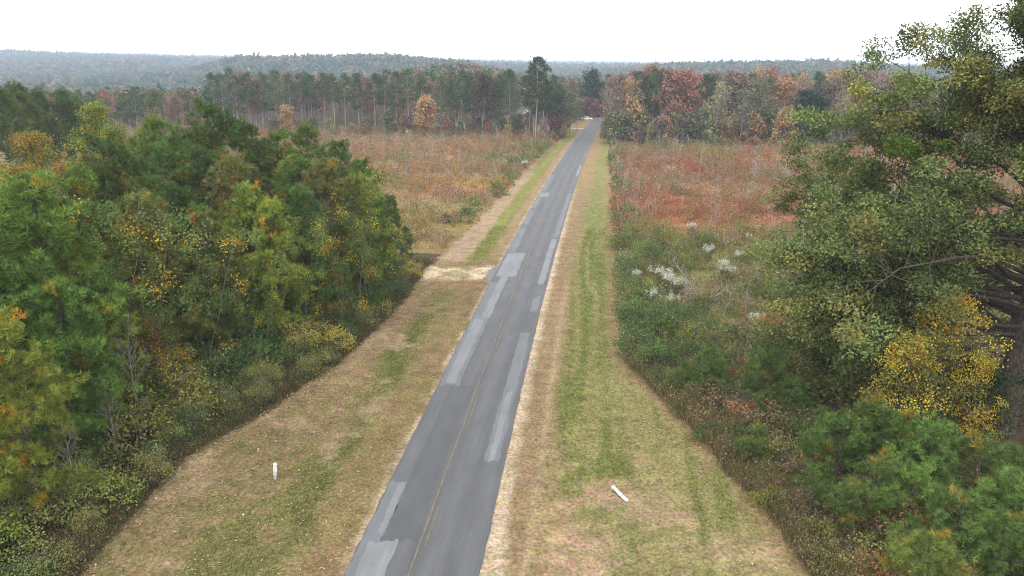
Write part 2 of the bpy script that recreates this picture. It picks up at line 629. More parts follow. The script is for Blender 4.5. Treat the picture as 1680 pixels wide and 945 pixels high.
# ------------------------------------------------------------------ road
def ribbon(u0, u1, y0, y1, step, z, jag=0.0, nu=2, endjag=0.0, seed=0):
    k = max(2, int((y1 - y0) / step))
    Y = np.linspace(y0, y1, k + 1)
    A = u0 + (fbm(Y, Y * 0 + seed, .55, 5, 5) - .5) * jag * 2
    B = u1 + (fbm(Y, Y * 0 + seed + 40, .9, 5, 3) - .5) * jag * 2
    T = np.linspace(0, 1, nu)
    U = A[:, None] * (1 - T) + B[:, None] * T
    YY = np.repeat(Y[:, None], nu, 1)
    if endjag:
        e = (fbm(U, U * 0 + seed + 9, .25, 3, 3) - .5) * 2 * endjag
        e1_ = (fbm(U, U * 0 + seed + 31, .25, 3, 3) - .5) * 2 * endjag
        q = ((Y - y0) / (y1 - y0))[:, None]
        YY = YY + e[:1] * (1 - q) + e1_[-1:] * q
    X = rc(YY) + U
    Z = hz(rc(YY), YY) + z
    V = np.stack([X, YY, Z], -1).reshape(-1, 3)
    uv = np.stack([U, YY], -1).reshape(-1, 2)
    i, j = np.meshgrid(np.arange(k), np.arange(nu - 1), indexing='ij')
    g = (i * nu + j).ravel()
    return V, np.stack([g, g + 1, g + nu + 1, g + nu], 1), None, uv


M_road = mat_asphalt('worn_asphalt', (.068, .069, .073))
M_patch = mat_asphalt('light_asphalt_patch', (.128, .132, .141), False, .22)
M_patch2 = mat_asphalt('mid_asphalt_patch', (.097, .101, .110), False, .22)
M_dark = mat_asphalt('dark_asphalt_patch', (.058, .060, .065), False, .12)
tag(obj('road', mk_mesh('road', [ribbon(-2.93, 2.93, -20, 420, .3, .03, .07, 9)], M_road)), kind='structure')
tag(obj('driveway_apron', mk_mesh('driveway_apron', [ribbon(-3.7, -2.9, 72.9, 78.2, .3, .022, .35, 4, .7, 3)], M_patch2)), kind='structure')


def yv(px, py):
    return gp(px, py)[1]


patches = [
    # u0, u1, y0, y1, material, z step
    (-2.86, -1.45, 46.3, 72.0, M_patch2, 1), (-2.55, -1.75, 46.9, 60.3, M_patch, 2), (-2.1, -1.35, 60.6, 76.5, M_patch, 2),
    (-2.88, -1.98, 26.0, 34.0, M_patch2, 1), (-2.35, -2.02, 29.4, 33.9, M_patch, 2), (-2.5, -1.2, 24.0, 28.9, M_patch, 3),
    (-2.7, -.6, 74.0, 84.5, M_patch, 1), (-2.86, -1.9, 84.8, 99, M_patch2, 1), (-2.85, -2.1, 101.5, 112, M_patch2, 1), (-2.8, -1.2, 124.5, 129, M_patch, 1),
    (-2.85, -2.2, 114, 123, M_patch2, 1), (-2.85, -2.1, 131, 152, M_patch2, 1),
    (1.75, 2.55, 36.3, 57.0, M_patch2, 1), (1.95, 2.35, 36.3, 45.5, M_patch, 2), (2.0, 2.6, 62.5, 67.0, M_patch2, 1), (1.95, 2.6, 71.5, 92.0, M_patch, 1), (2.1, 2.75, 93, 128, M_patch2, 1),
    (2.2, 2.8, 150, 168, M_patch, 1), (2.2, 2.75, 182, 200, M_patch2, 1), (-2.8, -1.9, 232, 262, M_patch2, 1),
    (-1.95, -.35, 29.0, 46.2, M_dark, 1), (1.6, 2.6, 57.3, 62.2, M_dark, 1),
]
for k, (a, b, y0, y1, m, lv) in enumerate(patches):
    tag(obj('road_patch', mk_mesh('road_patch', [ribbon(a, b, y0, y1, .12, .03 + .004 * lv, .13, 13, .45, k * 3.7)], m)), kind='structure')

M_line = mat_noise('worn_yellow_paint', (.074, .074, .071), (.135, .112, .064), 5, (1, .35, 1), rough=.7, bump=0, lo=.3, hi=.66, detail=7)
line = [ribbon(-.19, -.09, 20, 330, .5, .046, .012, 2)]
yy = 28.6
while yy < 240:
    line.append(ribbon(.09, .18, yy, yy + 3.2, .5, .046, .01, 2))
    yy += 12.4
tag(obj('road_marking', mk_mesh('road_marking', line, M_line)), kind='structure')

# ------------------------------------------------------------------ sky, sun, air
w = bpy.data.worlds.new('World')
sc.world = w
w.use_nodes = True
N, L = w.node_tree.nodes, w.node_tree.links
N.clear()
wo = N.new('ShaderNodeOutputWorld')
bg = N.new('ShaderNodeBackground')
sky = N.new('ShaderNodeTexSky')
sky.sky_type = 'NISHITA'
sky.sun_disc = False
SUN_EL, SUN_AZ = math.radians(60), math.radians(215)
sky.sun_elevation = SUN_EL
sky.sun_rotation = SUN_AZ
sky.dust_density = 4
sky.air_density = 1.5
tc = N.new('ShaderNodeTexCoord')
mp = N.new('ShaderNodeMapping')
mp.inputs['Scale'].default_value = (1, 1, 4)
L.new(tc.outputs['Generated'], mp.inputs[0])
cn = N.new('ShaderNodeTexNoise')
cn.inputs['Scale'].default_value = 2.6
cn.inputs['Detail'].default_value = 6
L.new(mp.outputs[0], cn.inputs['Vector'])
rp = N.new('ShaderNodeValToRGB')
rp.color_ramp.elements[0].position = .3
rp.color_ramp.elements[0].color = (17.0, 17.2, 17.5, 1)
rp.color_ramp.elements[1].position = .7
rp.color_ramp.elements[1].color = (19.0, 19.1, 19.1, 1)
L.new(cn.outputs['Fac'], rp.inputs[0])
mx = N.new('ShaderNodeMix')
mx.data_type = 'RGBA'
mx.inputs['Factor'].default_value = .9
L.new(sky.outputs[0], mx.inputs['A'])
L.new(rp.outputs[0], mx.inputs['B'])
L.new(mx.outputs['Result'], bg.inputs['Color'])
bg.inputs['Strength'].default_value = .1
L.new(bg.outputs[0], wo.inputs[0])

sl = bpy.data.lights.new('sun', 'SUN')
sl.energy = 1.5
sl.angle = math.radians(25)
sl.color = (1, .96, .9)
so = bpy.data.objects.new('sun', sl)
d = Vector((math.sin(SUN_AZ) * math.cos(SUN_EL), math.cos(SUN_AZ) * math.cos(SUN_EL), math.sin(SUN_EL)))
so.rotation_euler = d.to_track_quat('Z', 'Y').to_euler()
COL.objects.link(so)

_lo, _hi = float(GZ.min()) - 1.5, max(float(GZ.max()) + 26, 36)
HAZE_Z, HAZE_H = (_lo + _hi) / 2, _hi - _lo
hm, N, L = new_mat('haze')
out = N.new('ShaderNodeOutputMaterial')
pv = N.new('ShaderNodeVolumePrincipled')
pv.inputs['Color'].default_value = (.56, .67, .83, 1)
pv.inputs['Density'].default_value = .00028
pv.inputs['Anisotropy'].default_value = 0.0
L.new(pv.outputs[0], out.inputs['Volume'])
V, f, c = box((0, 4450, HAZE_Z), (18200, 9300, HAZE_H))
tag(obj('haze', mk_mesh('haze', [(V, f, None)], hm)), kind='stuff')

sc.view_settings.view_transform = 'Standard'
sc.view_settings.look = 'None'
sc.view_settings.gamma = 1
sc.view_settings.exposure = .58
sc.cycles.max_bounces = 8
sc.cycles.diffuse_bounces = 3
sc.cycles.glossy_bounces = 2
sc.cycles.transmission_bounces = 3
sc.cycles.volume_bounces = 1
sc.cycles.transparent_max_bounces = 4
sc.cycles.use_denoising = True
sc.cycles.denoising_prefilter = 'NONE'
sc.cycles.filter_width = 1.0
sc.cycles.sample_clamp_indirect = 6


# ------------------------------------------------------------------ plant models (mesh pairs: wood, leaves)
def cvar(n, base, v=.22, hue=.12):
    c = np.ones((n, 3)) * np.asarray(base)
    c = c * rng.uniform(1 - v, 1 + v, (n, 1)) * rng.uniform(1 - hue, 1 + hue, (n, 3))
    return np.clip(c, .002, 1)


def build_pine(H=16, zb=.4, R=3.0, nb=70, tb=20, k=14, L=.3, W=.016, sides=7, inner=.25, r0=.17, dead=.1, bark=None, per=6):
    """a loblolly: whorled limbs that carry needle tufts at their ends"""
    wood, Ps, Ds, Cs = [], [], [], []
    hs = np.linspace(0, H * .98, 9)
    wob = np.cumsum(rng.normal(size=(9, 2)) * .06, 0)
    wob -= wob[0]
    path = np.c_[wob, hs]
    wood.append(tube(path, np.linspace(r0, .03, 9), sides))
    for b in range(nb):
        t = (b + rng.uniform(0, 1)) / nb
        z = H * (zb + (1 - zb) * t * .97)
        x0 = np.array([np.interp(z, hs, wob[:, 0]), np.interp(z, hs, wob[:, 1]), z])
        r = R * (1 - t) ** .46 * (.55 + .45 * min(1, t * 3.5)) * rng.uniform(.55, 1.2) + .25
        a = rng.uniform(0, 2 * PI)
        el = math.radians(-12 + 55 * t + rng.uniform(-12, 14))
        d = np.array([math.cos(a) * math.cos(el), math.sin(a) * math.cos(el), math.sin(el)])
        pts, dd = ctrl(x0, d, r, .10, 5, .06)
        wood.append(tube(pts, np.linspace(.012 + .011 * r, .006, 6), 4))
        if rng.uniform() < dead and t < .35:
            continue
        nc = max(2, int(tb * (r / R) * rng.uniform(.7, 1.2)))
        for q_ in range(nc):
            s = rng.uniform(.4, 1.0) ** .7 if q_ else 1.0
            base = np.array([np.interp(s, np.linspace(0, 1, 6), pts[:, q]) for q in range(3)])
            lat = rng.normal(size=3) * np.array([.34, .34, .14]) * (r ** .6) * (1 if q_ else .1)
            cc = base + lat
            if r > .8 and q_:
                wood.append(tube([base, base + lat * .6, cc], [.014, .01, .006], 3))
            n = per
            cd = unit(d * .6 + lat * .5 + np.array([0, 0, .75]))
            P = cc + rng.normal(size=(n, 3)) * L * .42
            D = unit(cd + rng.normal(size=(n, 3)) * .55)
            tone = rng.uniform(.5, 1.5)
            c = cvar(n, np.array([1.0, 1.0, 1.0]) * tone, .15, .06)
            if rng.uniform() < inner * (1.35 - s):
                c *= np.array([2.1, 1.0, .7])
            Ps.append(P)
            Ds.append(D)
            Cs.append(c)
    tip = 8
    Ps.append(np.array([[wob[-1, 0], wob[-1, 1], H * .985]]) + rng.normal(size=(tip, 3)) * [.12, .12, .2])
    Ds.append(unit(rng.normal(size=(tip, 3)) * .3 + [0, 0, 1]))
    Cs.append(cvar(tip, (1.1, 1.1, 1.1)))
    P, D, C = np.concatenate(Ps), np.concatenate(Ds), np.concatenate(Cs)
    crown = tufts(P, D, L * rng.uniform(.75, 1.25, len(P)), k, W, C)
    return mk_mesh('pine_wood', wood, bark or M_bark, True), mk_mesh('pine_needles', [crown], M_needle)


def build_broadleaf(H=14, R=4, zb=.3, limbs=26, sub=5, per=30, leaf=.2, blob=.8, r0=.2, bark=None, flat=.6, pal=None, upz=.6, lean=0.0, limb_r=1.0):
    """trunk, rising limbs, twigs, and leaf clumps round the twigs"""
    wood, P, C = [], [], []
    hs = np.linspace(0, H * .93, 8)
    wob = np.cumsum(rng.normal(size=(8, 2)) * H * .012 + lean, 0)
    wob -= wob[0]
    wood.append(tube(np.c_[wob, hs], np.linspace(r0, r0 * .12, 8), 7))
    for b in range(limbs):
        t = (b + rng.uniform(0, 1)) / limbs
        z = H * (zb + (.93 - zb) * t)
        x0 = np.array([np.interp(z, hs, wob[:, 0]), np.interp(z, hs, wob[:, 1]), z])
        prof = math.sqrt(max(.02, 1 - (abs(t - .38) / .66) ** 2))
        r = R * prof * rng.uniform(.65, 1.15)
        a = b * 2.4 + rng.uniform(-.5, .5)
        el = math.radians(15 + 50 * t + rng.uniform(-12, 12))
        d = np.array([math.cos(a) * math.cos(el), math.sin(a) * math.cos(el), math.sin(el)])
        pts, dd = ctrl(x0, d, r, .14, 5, .05)
        wood.append(tube(pts, np.linspace(r0 * .32 * (1 - .6 * t), .012, 6) * limb_r, 5))
        tone = rng.uniform(.7, 1.3)
        for s_ in range(sub):
            s = rng.uniform(.35, 1.0)
            q = np.array([np.interp(s, np.linspace(0, 1, 6), pts[:, k]) for k in range(3)])
            d2 = unit(d + rng.normal(size=3) * .7)
            p2, _ = ctrl(q, d2, r * .35, .2, 3, .05)
            wood.append(tube(p2, np.array([.03, .02, .014, .006]) * (r0 / .2) * limb_r, 3))
            n = int(per * rng.uniform(.6, 1.3))
            P.append(p2[-1] * .7 + p2[1] * .3 + rng.normal(size=(n, 3)) * blob * np.array([.6, .6, .6 * flat]))
            base = np.array([1.0, 1, 1]) if pal is None else np.asarray(pal[rng.integers(len(pal))])
            C.append(cvar(n, base * tone, .25, .08))
    P, C = np.concatenate(P), np.concatenate(C)
    crown = kites(P, leaf * rng.uniform(.7, 1.3, len(P)), leaf * .36, C, upz)
    return mk_mesh('tree_wood', wood, bark or M_bark, True), mk_mesh('tree_leaves', [crown], M_leaf)


def build_shrub(H=2.2, R=1.3, n=1500, leaf=.12, stems=9, dry=0, pal=None):
    wood, P, C = [], [], []
    tips = []
    for s in range(stems):
        a = rng.uniform(0, 2 * PI)
        d = np.array([math.cos(a) * .55, math.sin(a) * .55, 1.0])
        pts, _ = ctrl([math.cos(a) * .12, math.sin(a) * .12, 0], d, H * rng.uniform(.75, 1.1), .16, 5, -.02)
        wood.append(tube(pts, np.linspace(.024, .006, 6), 4))
        tips.append(pts)
        for q in range(4):
            i0 = rng.integers(2, 6)
            p2, _ = ctrl(pts[i0], rng.normal(size=3) * [1, 1, .5] + [0, 0, .5], H * .3, .2, 3)
            wood.append(tube(p2, [.012, .009, .006, .003], 3))
            tips.append(p2)
    nb = 26
    for b in range(nb):
        a, ct = rng.uniform(0, 2 * PI), rng.uniform(0, 1)
        rr = rng.uniform(.45, 1) ** .6
        c = np.array([math.cos(a) * R * rr * math.sqrt(1 - ct * ct * .8), math.sin(a) * R * rr * math.sqrt(1 - ct * ct * .8), H * (.12 + .8 * ct * rr)])
        m = int(n / nb * rng.uniform(.5, 1.5))
        P.append(c + rng.normal(size=(m, 3)) * R * .2 * np.array([1, 1, .7]))
        base = np.array([1.0, 1, 1]) if pal is None else np.asarray(pal[rng.integers(len(pal))])
        C.append(cvar(m, base * rng.uniform(.65, 1.3), .28, .1))
    P, C = np.concatenate(P), np.concatenate(C)
    P[:, 2] = np.maximum(P[:, 2], .05)
    return mk_mesh('shrub_stems', wood, M_bark, True), mk_mesh('shrub_leaves', [kites(P, leaf * rng.uniform(.6, 1.4, len(P)), leaf * .36, C, .9)], M_leaf)


def build_bare(H=6, r=.05, twigs=22, mat=None, splay=.5):
    wood = []
    pts, _ = ctrl([0, 0, 0], [0, 0, 1], H, .05, 7)
    wood.append(tube(pts, np.linspace(r, .008, 8), 6))
    for t in range(twigs):
        s = rng.uniform(.3, .97)
        q = np.array([np.interp(s, np.linspace(0, 1, 8), pts[:, k]) for k in range(3)])
        a = rng.uniform(0, 2 * PI)
        l = H * .28 * (1.1 - s) + .3
        p2, _ = ctrl(q, [math.cos(a) * splay, math.sin(a) * splay, .75], l, .14, 4, .03)
        wood.append(tube(p2, np.linspace(r * .4, .005, 5), 4))
        for e in range(2):
            p3, _ = ctrl(p2[rng.integers(2, 4)], unit(p2[-1] - p2[0]) + rng.normal(size=3) * .5, l * .5, .15, 3)
            wood.append(tube(p3, np.linspace(r * .2, .004, 4), 3))
    return mk_mesh('bare_wood', wood, mat or M_pale, True)


def build_vine(H=6, R=.7, n=900, leaf=.17, pal=((1, 1, 1),)):
    P, C = [], []
    path, _ = ctrl([0, 0, 0], [0, 0, 1], H, .12, 8, .15)
    for b in range(30):
        s = rng.uniform(0, 1) ** .8
        q = np.array([np.interp(s, np.linspace(0, 1, 9), path[:, k]) for k in range(3)])
        c = q + rng.normal(size=3) * [R * .7, R * .7, .3]
        m = int(n / 30 * rng.uniform(.2, 1.9))
        P.append(c + rng.normal(size=(m, 3)) * [.24, .24, .3])
        C.append(cvar(m, np.asarray(pal[rng.integers(len(pal))]) * rng.uniform(.75, 1.2), .2, .08))
    P, C = np.concatenate(P), np.concatenate(C)
    st = tube(path, np.linspace(.04, .012, 9), 5)
    return mk_mesh('vine_stem', [st], M_bark, True), mk_mesh('vine_leaves', [kites(P, leaf * rng.uniform(.7, 1.4, len(P)), leaf * .42, C, .6)], M_leaf)


# ------------------------------------------------------------------ a register of the plants that stand alone
REG = []


def plant(name, cat, wood, leaves, x, y, scale=1.0, tint=(1, 1, 1), desc='', zone='', group=None, px=None, rotz=None, leafname='crown', woodname='trunk', wtint=(1, 1, 1), label=None, zsc=1.0, tilt=0.0):
    e = bpy.data.objects.new(name, None)
    COL.objects.link(e)
    e.empty_display_size = .5
    e.location = (x, y, float(hz(x, y)) - .05)
    e.rotation_euler = (tilt * rng.normal(), tilt * rng.normal(), rng.uniform(0, 2 * PI) if rotz is None else rotz)
    e.scale = (scale, scale, scale * zsc)
    if wood:
        obj(woodname, wood, e, tint=wtint)
    if leaves:
        obj(leafname, leaves, e, tint=tint)
    e['category'] = cat
    if group:
        e['group'] = group
    if label:
        e['label'] = label
    else:
        REG.append((e, desc, zone))
    return e


ORD = ['leftmost', 'second', 'third', 'fourth', 'fifth', 'sixth', 'seventh', 'eighth', 'ninth', 'tenth', 'eleventh', 'twelfth', 'thirteenth', 'fourteenth', 'fifteenth', 'sixteenth', 'seventeenth', 'eighteenth', 'nineteenth', 'twentieth']


def azim(e):
    return math.atan2(e.location.x, e.location.y)


def finish_labels():
    by = {}
    for e, desc, zone in REG:
        by.setdefault((desc, zone), []).append(e)
    for (desc, zone), es in by.items():
        es.sort(key=azim)
        for k, e in enumerate(es):
            if len(es) == 1:
                e['label'] = f'{desc} {zone}'
            elif k == 0:
                e['label'] = f'leftmost {desc} {zone}'
            elif k == len(es) - 1 and len(es) > 2:
                e['label'] = f'rightmost {desc} {zone}'
            else:
                e['label'] = f'{ORD[min(k, 19)]} from left, {desc} {zone}'


# ------------------------------------------------------------------ plant prototypes
G_MID, G_DARK, G_YEL, G_BLUE = (.115, .180, .030), (.076, .122, .026), (.195, .245, .036), (.095, .162, .036)
PINE = [build_pine(16, .34, 3.2, 66, 8, 16, .46, .022, per=8) for _ in range(4)]
PINE_NEAR = [build_pine(13, .10, 3.4, 78, 10, 20, .42, .018, per=8, inner=.1) for _ in range(3)]
PINE_SMALL = [build_pine(5, .06, 2.1, 40, 6, 24, .34, .012, r0=.07, dead=0, inner=.12, per=7) for _ in range(3)]
PINE_FAR = [build_pine(20, zb_, 3.1, 40, 6, 9, .8, .06, 6, .2, .2, bark=M_pale, per=3) for zb_ in (.62, .55, .48, .6)]
PINE_FAR += [build_pine(20, .38, 3.6, 52, 6, 9, .8, .06, 6, .2, .2, bark=M_pale, per=3) for _ in range(2)]
BROAD_FAR = [build_broadleaf(17, R, zb, 26, 4, 25, .6, 1.0, .2, M_pale, .8) for R, zb in ((4.2, .3), (3.4, .38), (4.8, .25))]
BROAD_THIN = [build_broadleaf(17, R, .3, 34, 6, 5, .55, .8, .2, M_pale, .8, limb_r=1.5) for R in (4.0, 4.8)]
BROAD_LOW = [build_broadleaf(7, 2.6, .1, 22, 4, 18, .5, .7, .1, M_bark, .8) for _ in range(2)]
CEDAR_FAR = [build_broadleaf(12, 4.0, .06, 30, 5, 24, .55, .9, .2, M_bark, .8)]
GOLD = [build_broadleaf(14, 3.0, .2, 32, 6, 60, .15, .6, .16, pal=p) for p in (
    ((.38, .25, .035), (.30, .16, .03), (.15, .17, .035), (.12, .15, .035)), ((.18, .21, .035), (.30, .26, .03), (.12, .16, .03), (.10, .15, .03)))]
YTREE = [build_broadleaf(8, 2.9, .18, 22, 6, 42, .13, .55, .1, pal=((.55, .36, .035), (.52, .31, .03), (.42, .34, .05), (.24, .25, .05), (.48, .36, .05))), build_broadleaf(8, 2.9, .18, 22, 6, 42, .13, .55, .1, pal=((.55, .36, .035), (.2, .24, .05), (.42, .34, .05), (.24, .25, .05), (.48, .36, .05)))]
SHRUB = [build_shrub(2.2, 1.4, 1700), build_shrub(2.6, 1.2, 1500, .1), build_shrub(1.7, 1.5, 1500, .13), build_shrub(2.3, 1.4, 1500, .14, pal=((1, 1, 1), (1.1, 1.0, .9), (2.2, 1.3, .5)))]
SHRUB_FAR = [build_shrub(2.2, 1.5, 500, .3, 6) for _ in range(3)]
BARE = [build_bare(6, .045), build_bare(7, .06, 28), build_bare(5, .035, 16)]
BARE_DEAD = build_bare(4.2, .06, 30, splay=1.1)
VPAL = (((.10, .16, .05), (.15, .21, .085), (.10, .17, .05), (.42, .30, .03)), ((.48, .33, .03), (.42, .24, .03), (.13, .19, .04), (.10, .15, .04)), ((.40, .16, .06), (.45, .28, .05), (.3, .12, .05), (.2, .2, .05)), ((.36, .36, .05), (.24, .28, .05), (.12, .19, .05), (.12, .17, .05)))
VINE = [build_vine(11, 1.25, 2300, .095, p) for p in VPAL]


def top(px, py, Y, Hm):
    p = at_y(px, py, Y)
    return p[0], p[1], max(.15, (p[2] - float(hz(p[0], p[1]))) / Hm)


def pick(a):
    return a[int(rng.integers(len(a)))]


def jit(t, v=.14):
    return tuple(np.clip(np.array(t) * rng.uniform(1 - v, 1 + v) * rng.uniform(.95, 1.05, 3), .005, 1))


rng = np.random.default_rng(101)
# ------------------------------------------------------------------ left wood
G_OLV, G_NEAR = (.150, .160, .040), (.125, .215, .036)
TINT_NAME = {G_NEAR: 'bright green', G_OLV: 'olive', G_MID: 'green', G_DARK: 'dark green', G_YEL: 'yellow-green', G_BLUE: 'blue-green'}


def wood_zone(x, y):
    px = 840 + F * x / (y * .958 + 2.5)
    depth = (rc(y) + edge_l(y)) - x
    a = 'beside the sandy driveway' if px > 520 else ('in left wood opposite the road patches' if px > 300 else ('in left wood behind the white post' if px > 120 else 'at the near end of left wood'))
    b = 'front-row' if depth < 9 else ('second-row' if depth < 18 else 'deep-set')
    return b, a


def wood_pine(x, y, s, tint, near=False, label=None):
    b, z = wood_zone(x, y)
    m = pick(PINE_NEAR if near else PINE)
    plant('pine_tree', 'pine', *m, x, y, s, jit(tint), f'{b} {TINT_NAME[tint]} pine', z, 'pines of the left wood', wtint=(.8, .75, .7), label=label, tilt=.03)


def pine_line(y):
    """how far behind the mown edge the tall trees begin; low thicket fills the rest"""
    return np.interp(y, [26, 34, 45, 55, 65, 76], [17, 13, 9, 5.5, 3.2, 2.4])


SIL = ([-200, 0, 60, 150, 240, 335, 400, 500, 560, 600, 640, 700, 760], [235, 235, 228, 180, 202, 178, 208, 214, 238, 268, 330, 390, 420])


def px_of(x, y, z=8.0):
    d = np.array([x, y, z]) - CP
    return 840 + F * (d @ RT) / (d @ fw)


def front_y(px, extra):
    """distance at which the sight line of px enters the tall trees"""
    for y in np.arange(90, 26, -.25):
        x = at_y(px, 480, y)[0]
        if rc(y) + edge_l(y) - x < pine_line(y) + extra:
            return y + .25
    return 30.0


placed = []
for px, py, Y, t, lab in (
        (335, 172, 66, G_DARK, 'tall dark green pine, highest crown of the left wood'),
        (240, 196, 70, G_MID, 'green pine left of the highest crown in left wood'),
        (400, 205, 74, G_DARK, 'dark pine just right of the highest crown in left wood'),
        (505, 208, 80, G_MID, 'round-topped green pine above the middle of the left wood'),
        (462, 216, 78, G_MID, 'slim green pine beside the round-topped one in left wood'),
        (548, 232, 82, G_BLUE, 'blue-green pine at the back corner of left wood'),
        (170, 232, 58, G_DARK, 'dark pine draped with green and gold vine'),
        (592, 262, 78, G_MID, 'green pine under the gold vine at the wood corner'),
        (636, 322, 79, G_MID, 'low green pine on wood corner facing the clearing'),
        (668, 372, 77, G_BLUE, 'lowest pine at the wood corner beside the driveway'),
        (20, 140, 112, G_DARK, None), (58, 152, 118, G_DARK, None), (92, 150, 125, G_DARK, None), (-8, 150, 104, G_DARK, None), (122, 158, 130, G_MID, None),
        (285, 300, 56, G_DARK, 'half-bare dark pine in the gloom of left wood'),
        (450, 330, 62, G_MID, None), (530, 300, 70, G_MID, None), (560, 350, 68, G_BLUE, None), (610, 400, 72, G_MID, None), (480, 420, 60, G_MID, None),
        (390, 290, 62, G_MID, None), (320, 340, 54, G_MID, None), (220, 330, 52, G_MID, None)):
    x, y, s = top(px, py, Y, 16)
    placed.append((x, y))
    if lab is None and Y > 100:
        plant('pine_tree', 'pine', *pick(PINE), x, y, s, jit(t), 'dark pine crown', 'rising behind the near end of left wood', 'pines of the left wood', wtint=(.8, .75, .7))
    else:
        wood_pine(x, y, s, t, label=lab)
for px, py, Y, t, lab in (
        (55, 292, 39, G_NEAR, 'big bright pine at the left picture edge'), (-20, 330, 36, G_NEAR, 'bright pine half cut by the left picture edge'),
        (112, 405, 40, G_YEL, 'yellow-green pine reaching out beside the big bright pine'), (10, 520, 30.5, G_YEL, 'light yellow-green pine low at the left picture edge'),
        (75, 470, 35, G_NEAR, 'shorter bright pine below the big one at left edge'), (150, 425, 44, G_YEL, 'bright pine bough standing before dark vine-hung trunks')):
    x, y, s = top(px, py, Y, 13)
    placed.append((x, y))
    wood_pine(x, y, s, t, True, lab)
tries = 0
while len(placed) < 150 and tries < 9000:
    tries += 1
    y = rng.uniform(36, 112)
    x = rc(y) + edge_l(y) - pine_line(y) - (rng.uniform(0, 8) if rng.uniform() < .35 else rng.uniform(0, 52))
    if y > 82 + .28 * max(0, -x - 14) or x < -.78 * y - 8 or y < 30 - .1 * x * 0:
        continue
    if min((x - a) ** 2 + (y - b) ** 2 for a, b in placed) < 2.9 ** 2:
        continue
    depth = rc(y) + edge_l(y) - x
    front = depth < pine_line(y) + 4
    Htop = rng.uniform(10, 13.5) if front else rng.uniform(12, 15.5)
    px = px_of(x, y)
    lim = at_y(px, np.interp(px, *SIL) + (rng.uniform(70, 170) if px < 215 else rng.uniform(8, 90)), y)[2]
    Htop = min(Htop, lim)
    if Htop < 6:
        continue
    placed.append((x, y))
    wood_pine(x, y, Htop / (13 if front else 16), [G_MID, G_MID, G_OLV, G_BLUE, G_YEL, G_DARK][int(rng.integers(6))] if front else [G_MID, G_DARK, G_OLV, G_MID, G_BLUE, G_YEL][int(rng.integers(6))], front)
for px, py, Y, m, sc_, lab in (
        (58, 214, 66, 0, 1, 'tall orange-gold tree above the near end of left wood'), (150, 168, 78, 1, 1, 'yellow-green tree topping the left wood beside the gold one'),
        (108, 262, 60, 0, 1, 'orange-leaved tree between pines at near end of left wood'), (190, 205, 76, 1, 1, 'olive-gold tree behind the vine-draped pine'),
        (20, 268, 56, 0, 1, 'orange tree behind the big bright edge pine')):
    x, y, s = top(px, py, Y, 14)
    plant('golden_tree', 'tree', *GOLD[m], x, y, s, label=lab, group='golden trees in the left wood')
vn_names = ('green and gold', 'golden', 'red-orange', 'yellow-green')
for px, py, Y, m, s0 in ((165, 250, 55, 0, 1), (120, 300, 54, 0, 1), (205, 300, 53, 0, 1), (185, 340, 50, 1, 1), (140, 360, 48, 0, .9), (478, 345, 61, 3, 1), (500, 395, 60, 1, .8), (575, 238, 74, 3, 1), (565, 290, 71, 1, .9), (590, 320, 72, 3, 1),
                        (660, 400, 74, 1, .8), (640, 380, 73, 3, .9), (560, 430, 66, 1, .8), (365, 480, 50, 1, .7), (400, 500, 48.5, 1, .7), (215, 490, 42, 2, .8), (250, 540, 42, 2, .6), (440, 545, 47.5, 1, .6), (505, 510, 52, 0, .8), (330, 450, 50, 0, .8),
                        (270, 430, 48, 1, .7), (420, 400, 56, 3, .8), (90, 330, 47, 1, .8), (560, 520, 54, 3, .6), (480, 590, 45.5, 1, .6), (350, 600, 42.5, 0, .6), (300, 330, 56, 0, .9)):
    x, y, s = top(px, py, front_y(px, rng.uniform(-3, -.6)) if px > 90 else Y, 11)
    plant('climbing_vine', 'vine', *VINE[m], x, y, max(s, .25), (.8, .8, .8), f'{vn_names[m]} vine climbing', 'over trees of left wood near driveway' if px > 450 else ('over trees of left wood behind white post' if px > 240 else 'over trees at near end of left wood'), 'vines on the left wood', leafname='leaves', woodname='stem')

rng = np.random.default_rng(102)
# thicket along the wood
ST = {'dark green': (0.085, 0.145, 0.038), 'green': (0.115, 0.178, 0.048), 'yellow-green': (0.19, 0.225, 0.055), 'olive': (0.19, 0.195, 0.06), 'brown': (0.2, 0.145, 0.085), 'golden': (0.32, 0.27, 0.055), 'russet': (0.352, 0.16, 0.072)}


def shrub(x, y, s, t, zone, group, models=SHRUB, v=.18):
    return plant('shrub', 'shrub', *pick(models), x, y, s, jit(ST[t], v), f'{t} shrub', zone, group, leafname='foliage', woodname='stems', zsc=rng.uniform(.8, 1.2))


for y0 in np.arange(23, 77, 2.0):
    for row in range(6):
        y = y0 + rng.uniform(-.8, .8)
        x = rc(y) + edge_l(y) - 1.0 - row * 2.3 - rng.uniform(-.5, .8)
        if row > 1 and row * 2.3 > pine_line(y) + 2.5:
            continue
        s = rng.uniform(.6, .9) if row == 0 else rng.uniform(.8, 1.3) if row < 3 else rng.uniform(1.2, 1.8)
        if y < 33:
            t = pick(['green', 'yellow-green', 'green', 'olive', 'dark green', 'yellow-green'])
        elif y < 48:
            t = pick(['olive', 'dark green', 'green', 'golden', 'olive', 'olive', 'yellow-green', 'green'])
        else:
            t = pick(['dark green', 'dark green', 'green', 'olive', 'golden', 'yellow-green'])
        rr = ('on the verge edge', 'one row back', 'two rows back', 'four rows back', 'five rows back', 'under the pines')[row]
        zz = 'at near end of left wood' if y < 32 else ('of left wood by the white post' if y < 45 else ('of left wood by road patch' if y < 60 else 'of left wood near the driveway'))
        shrub(x, y, s, t, f'{rr} {zz}', 'thicket along the left wood')
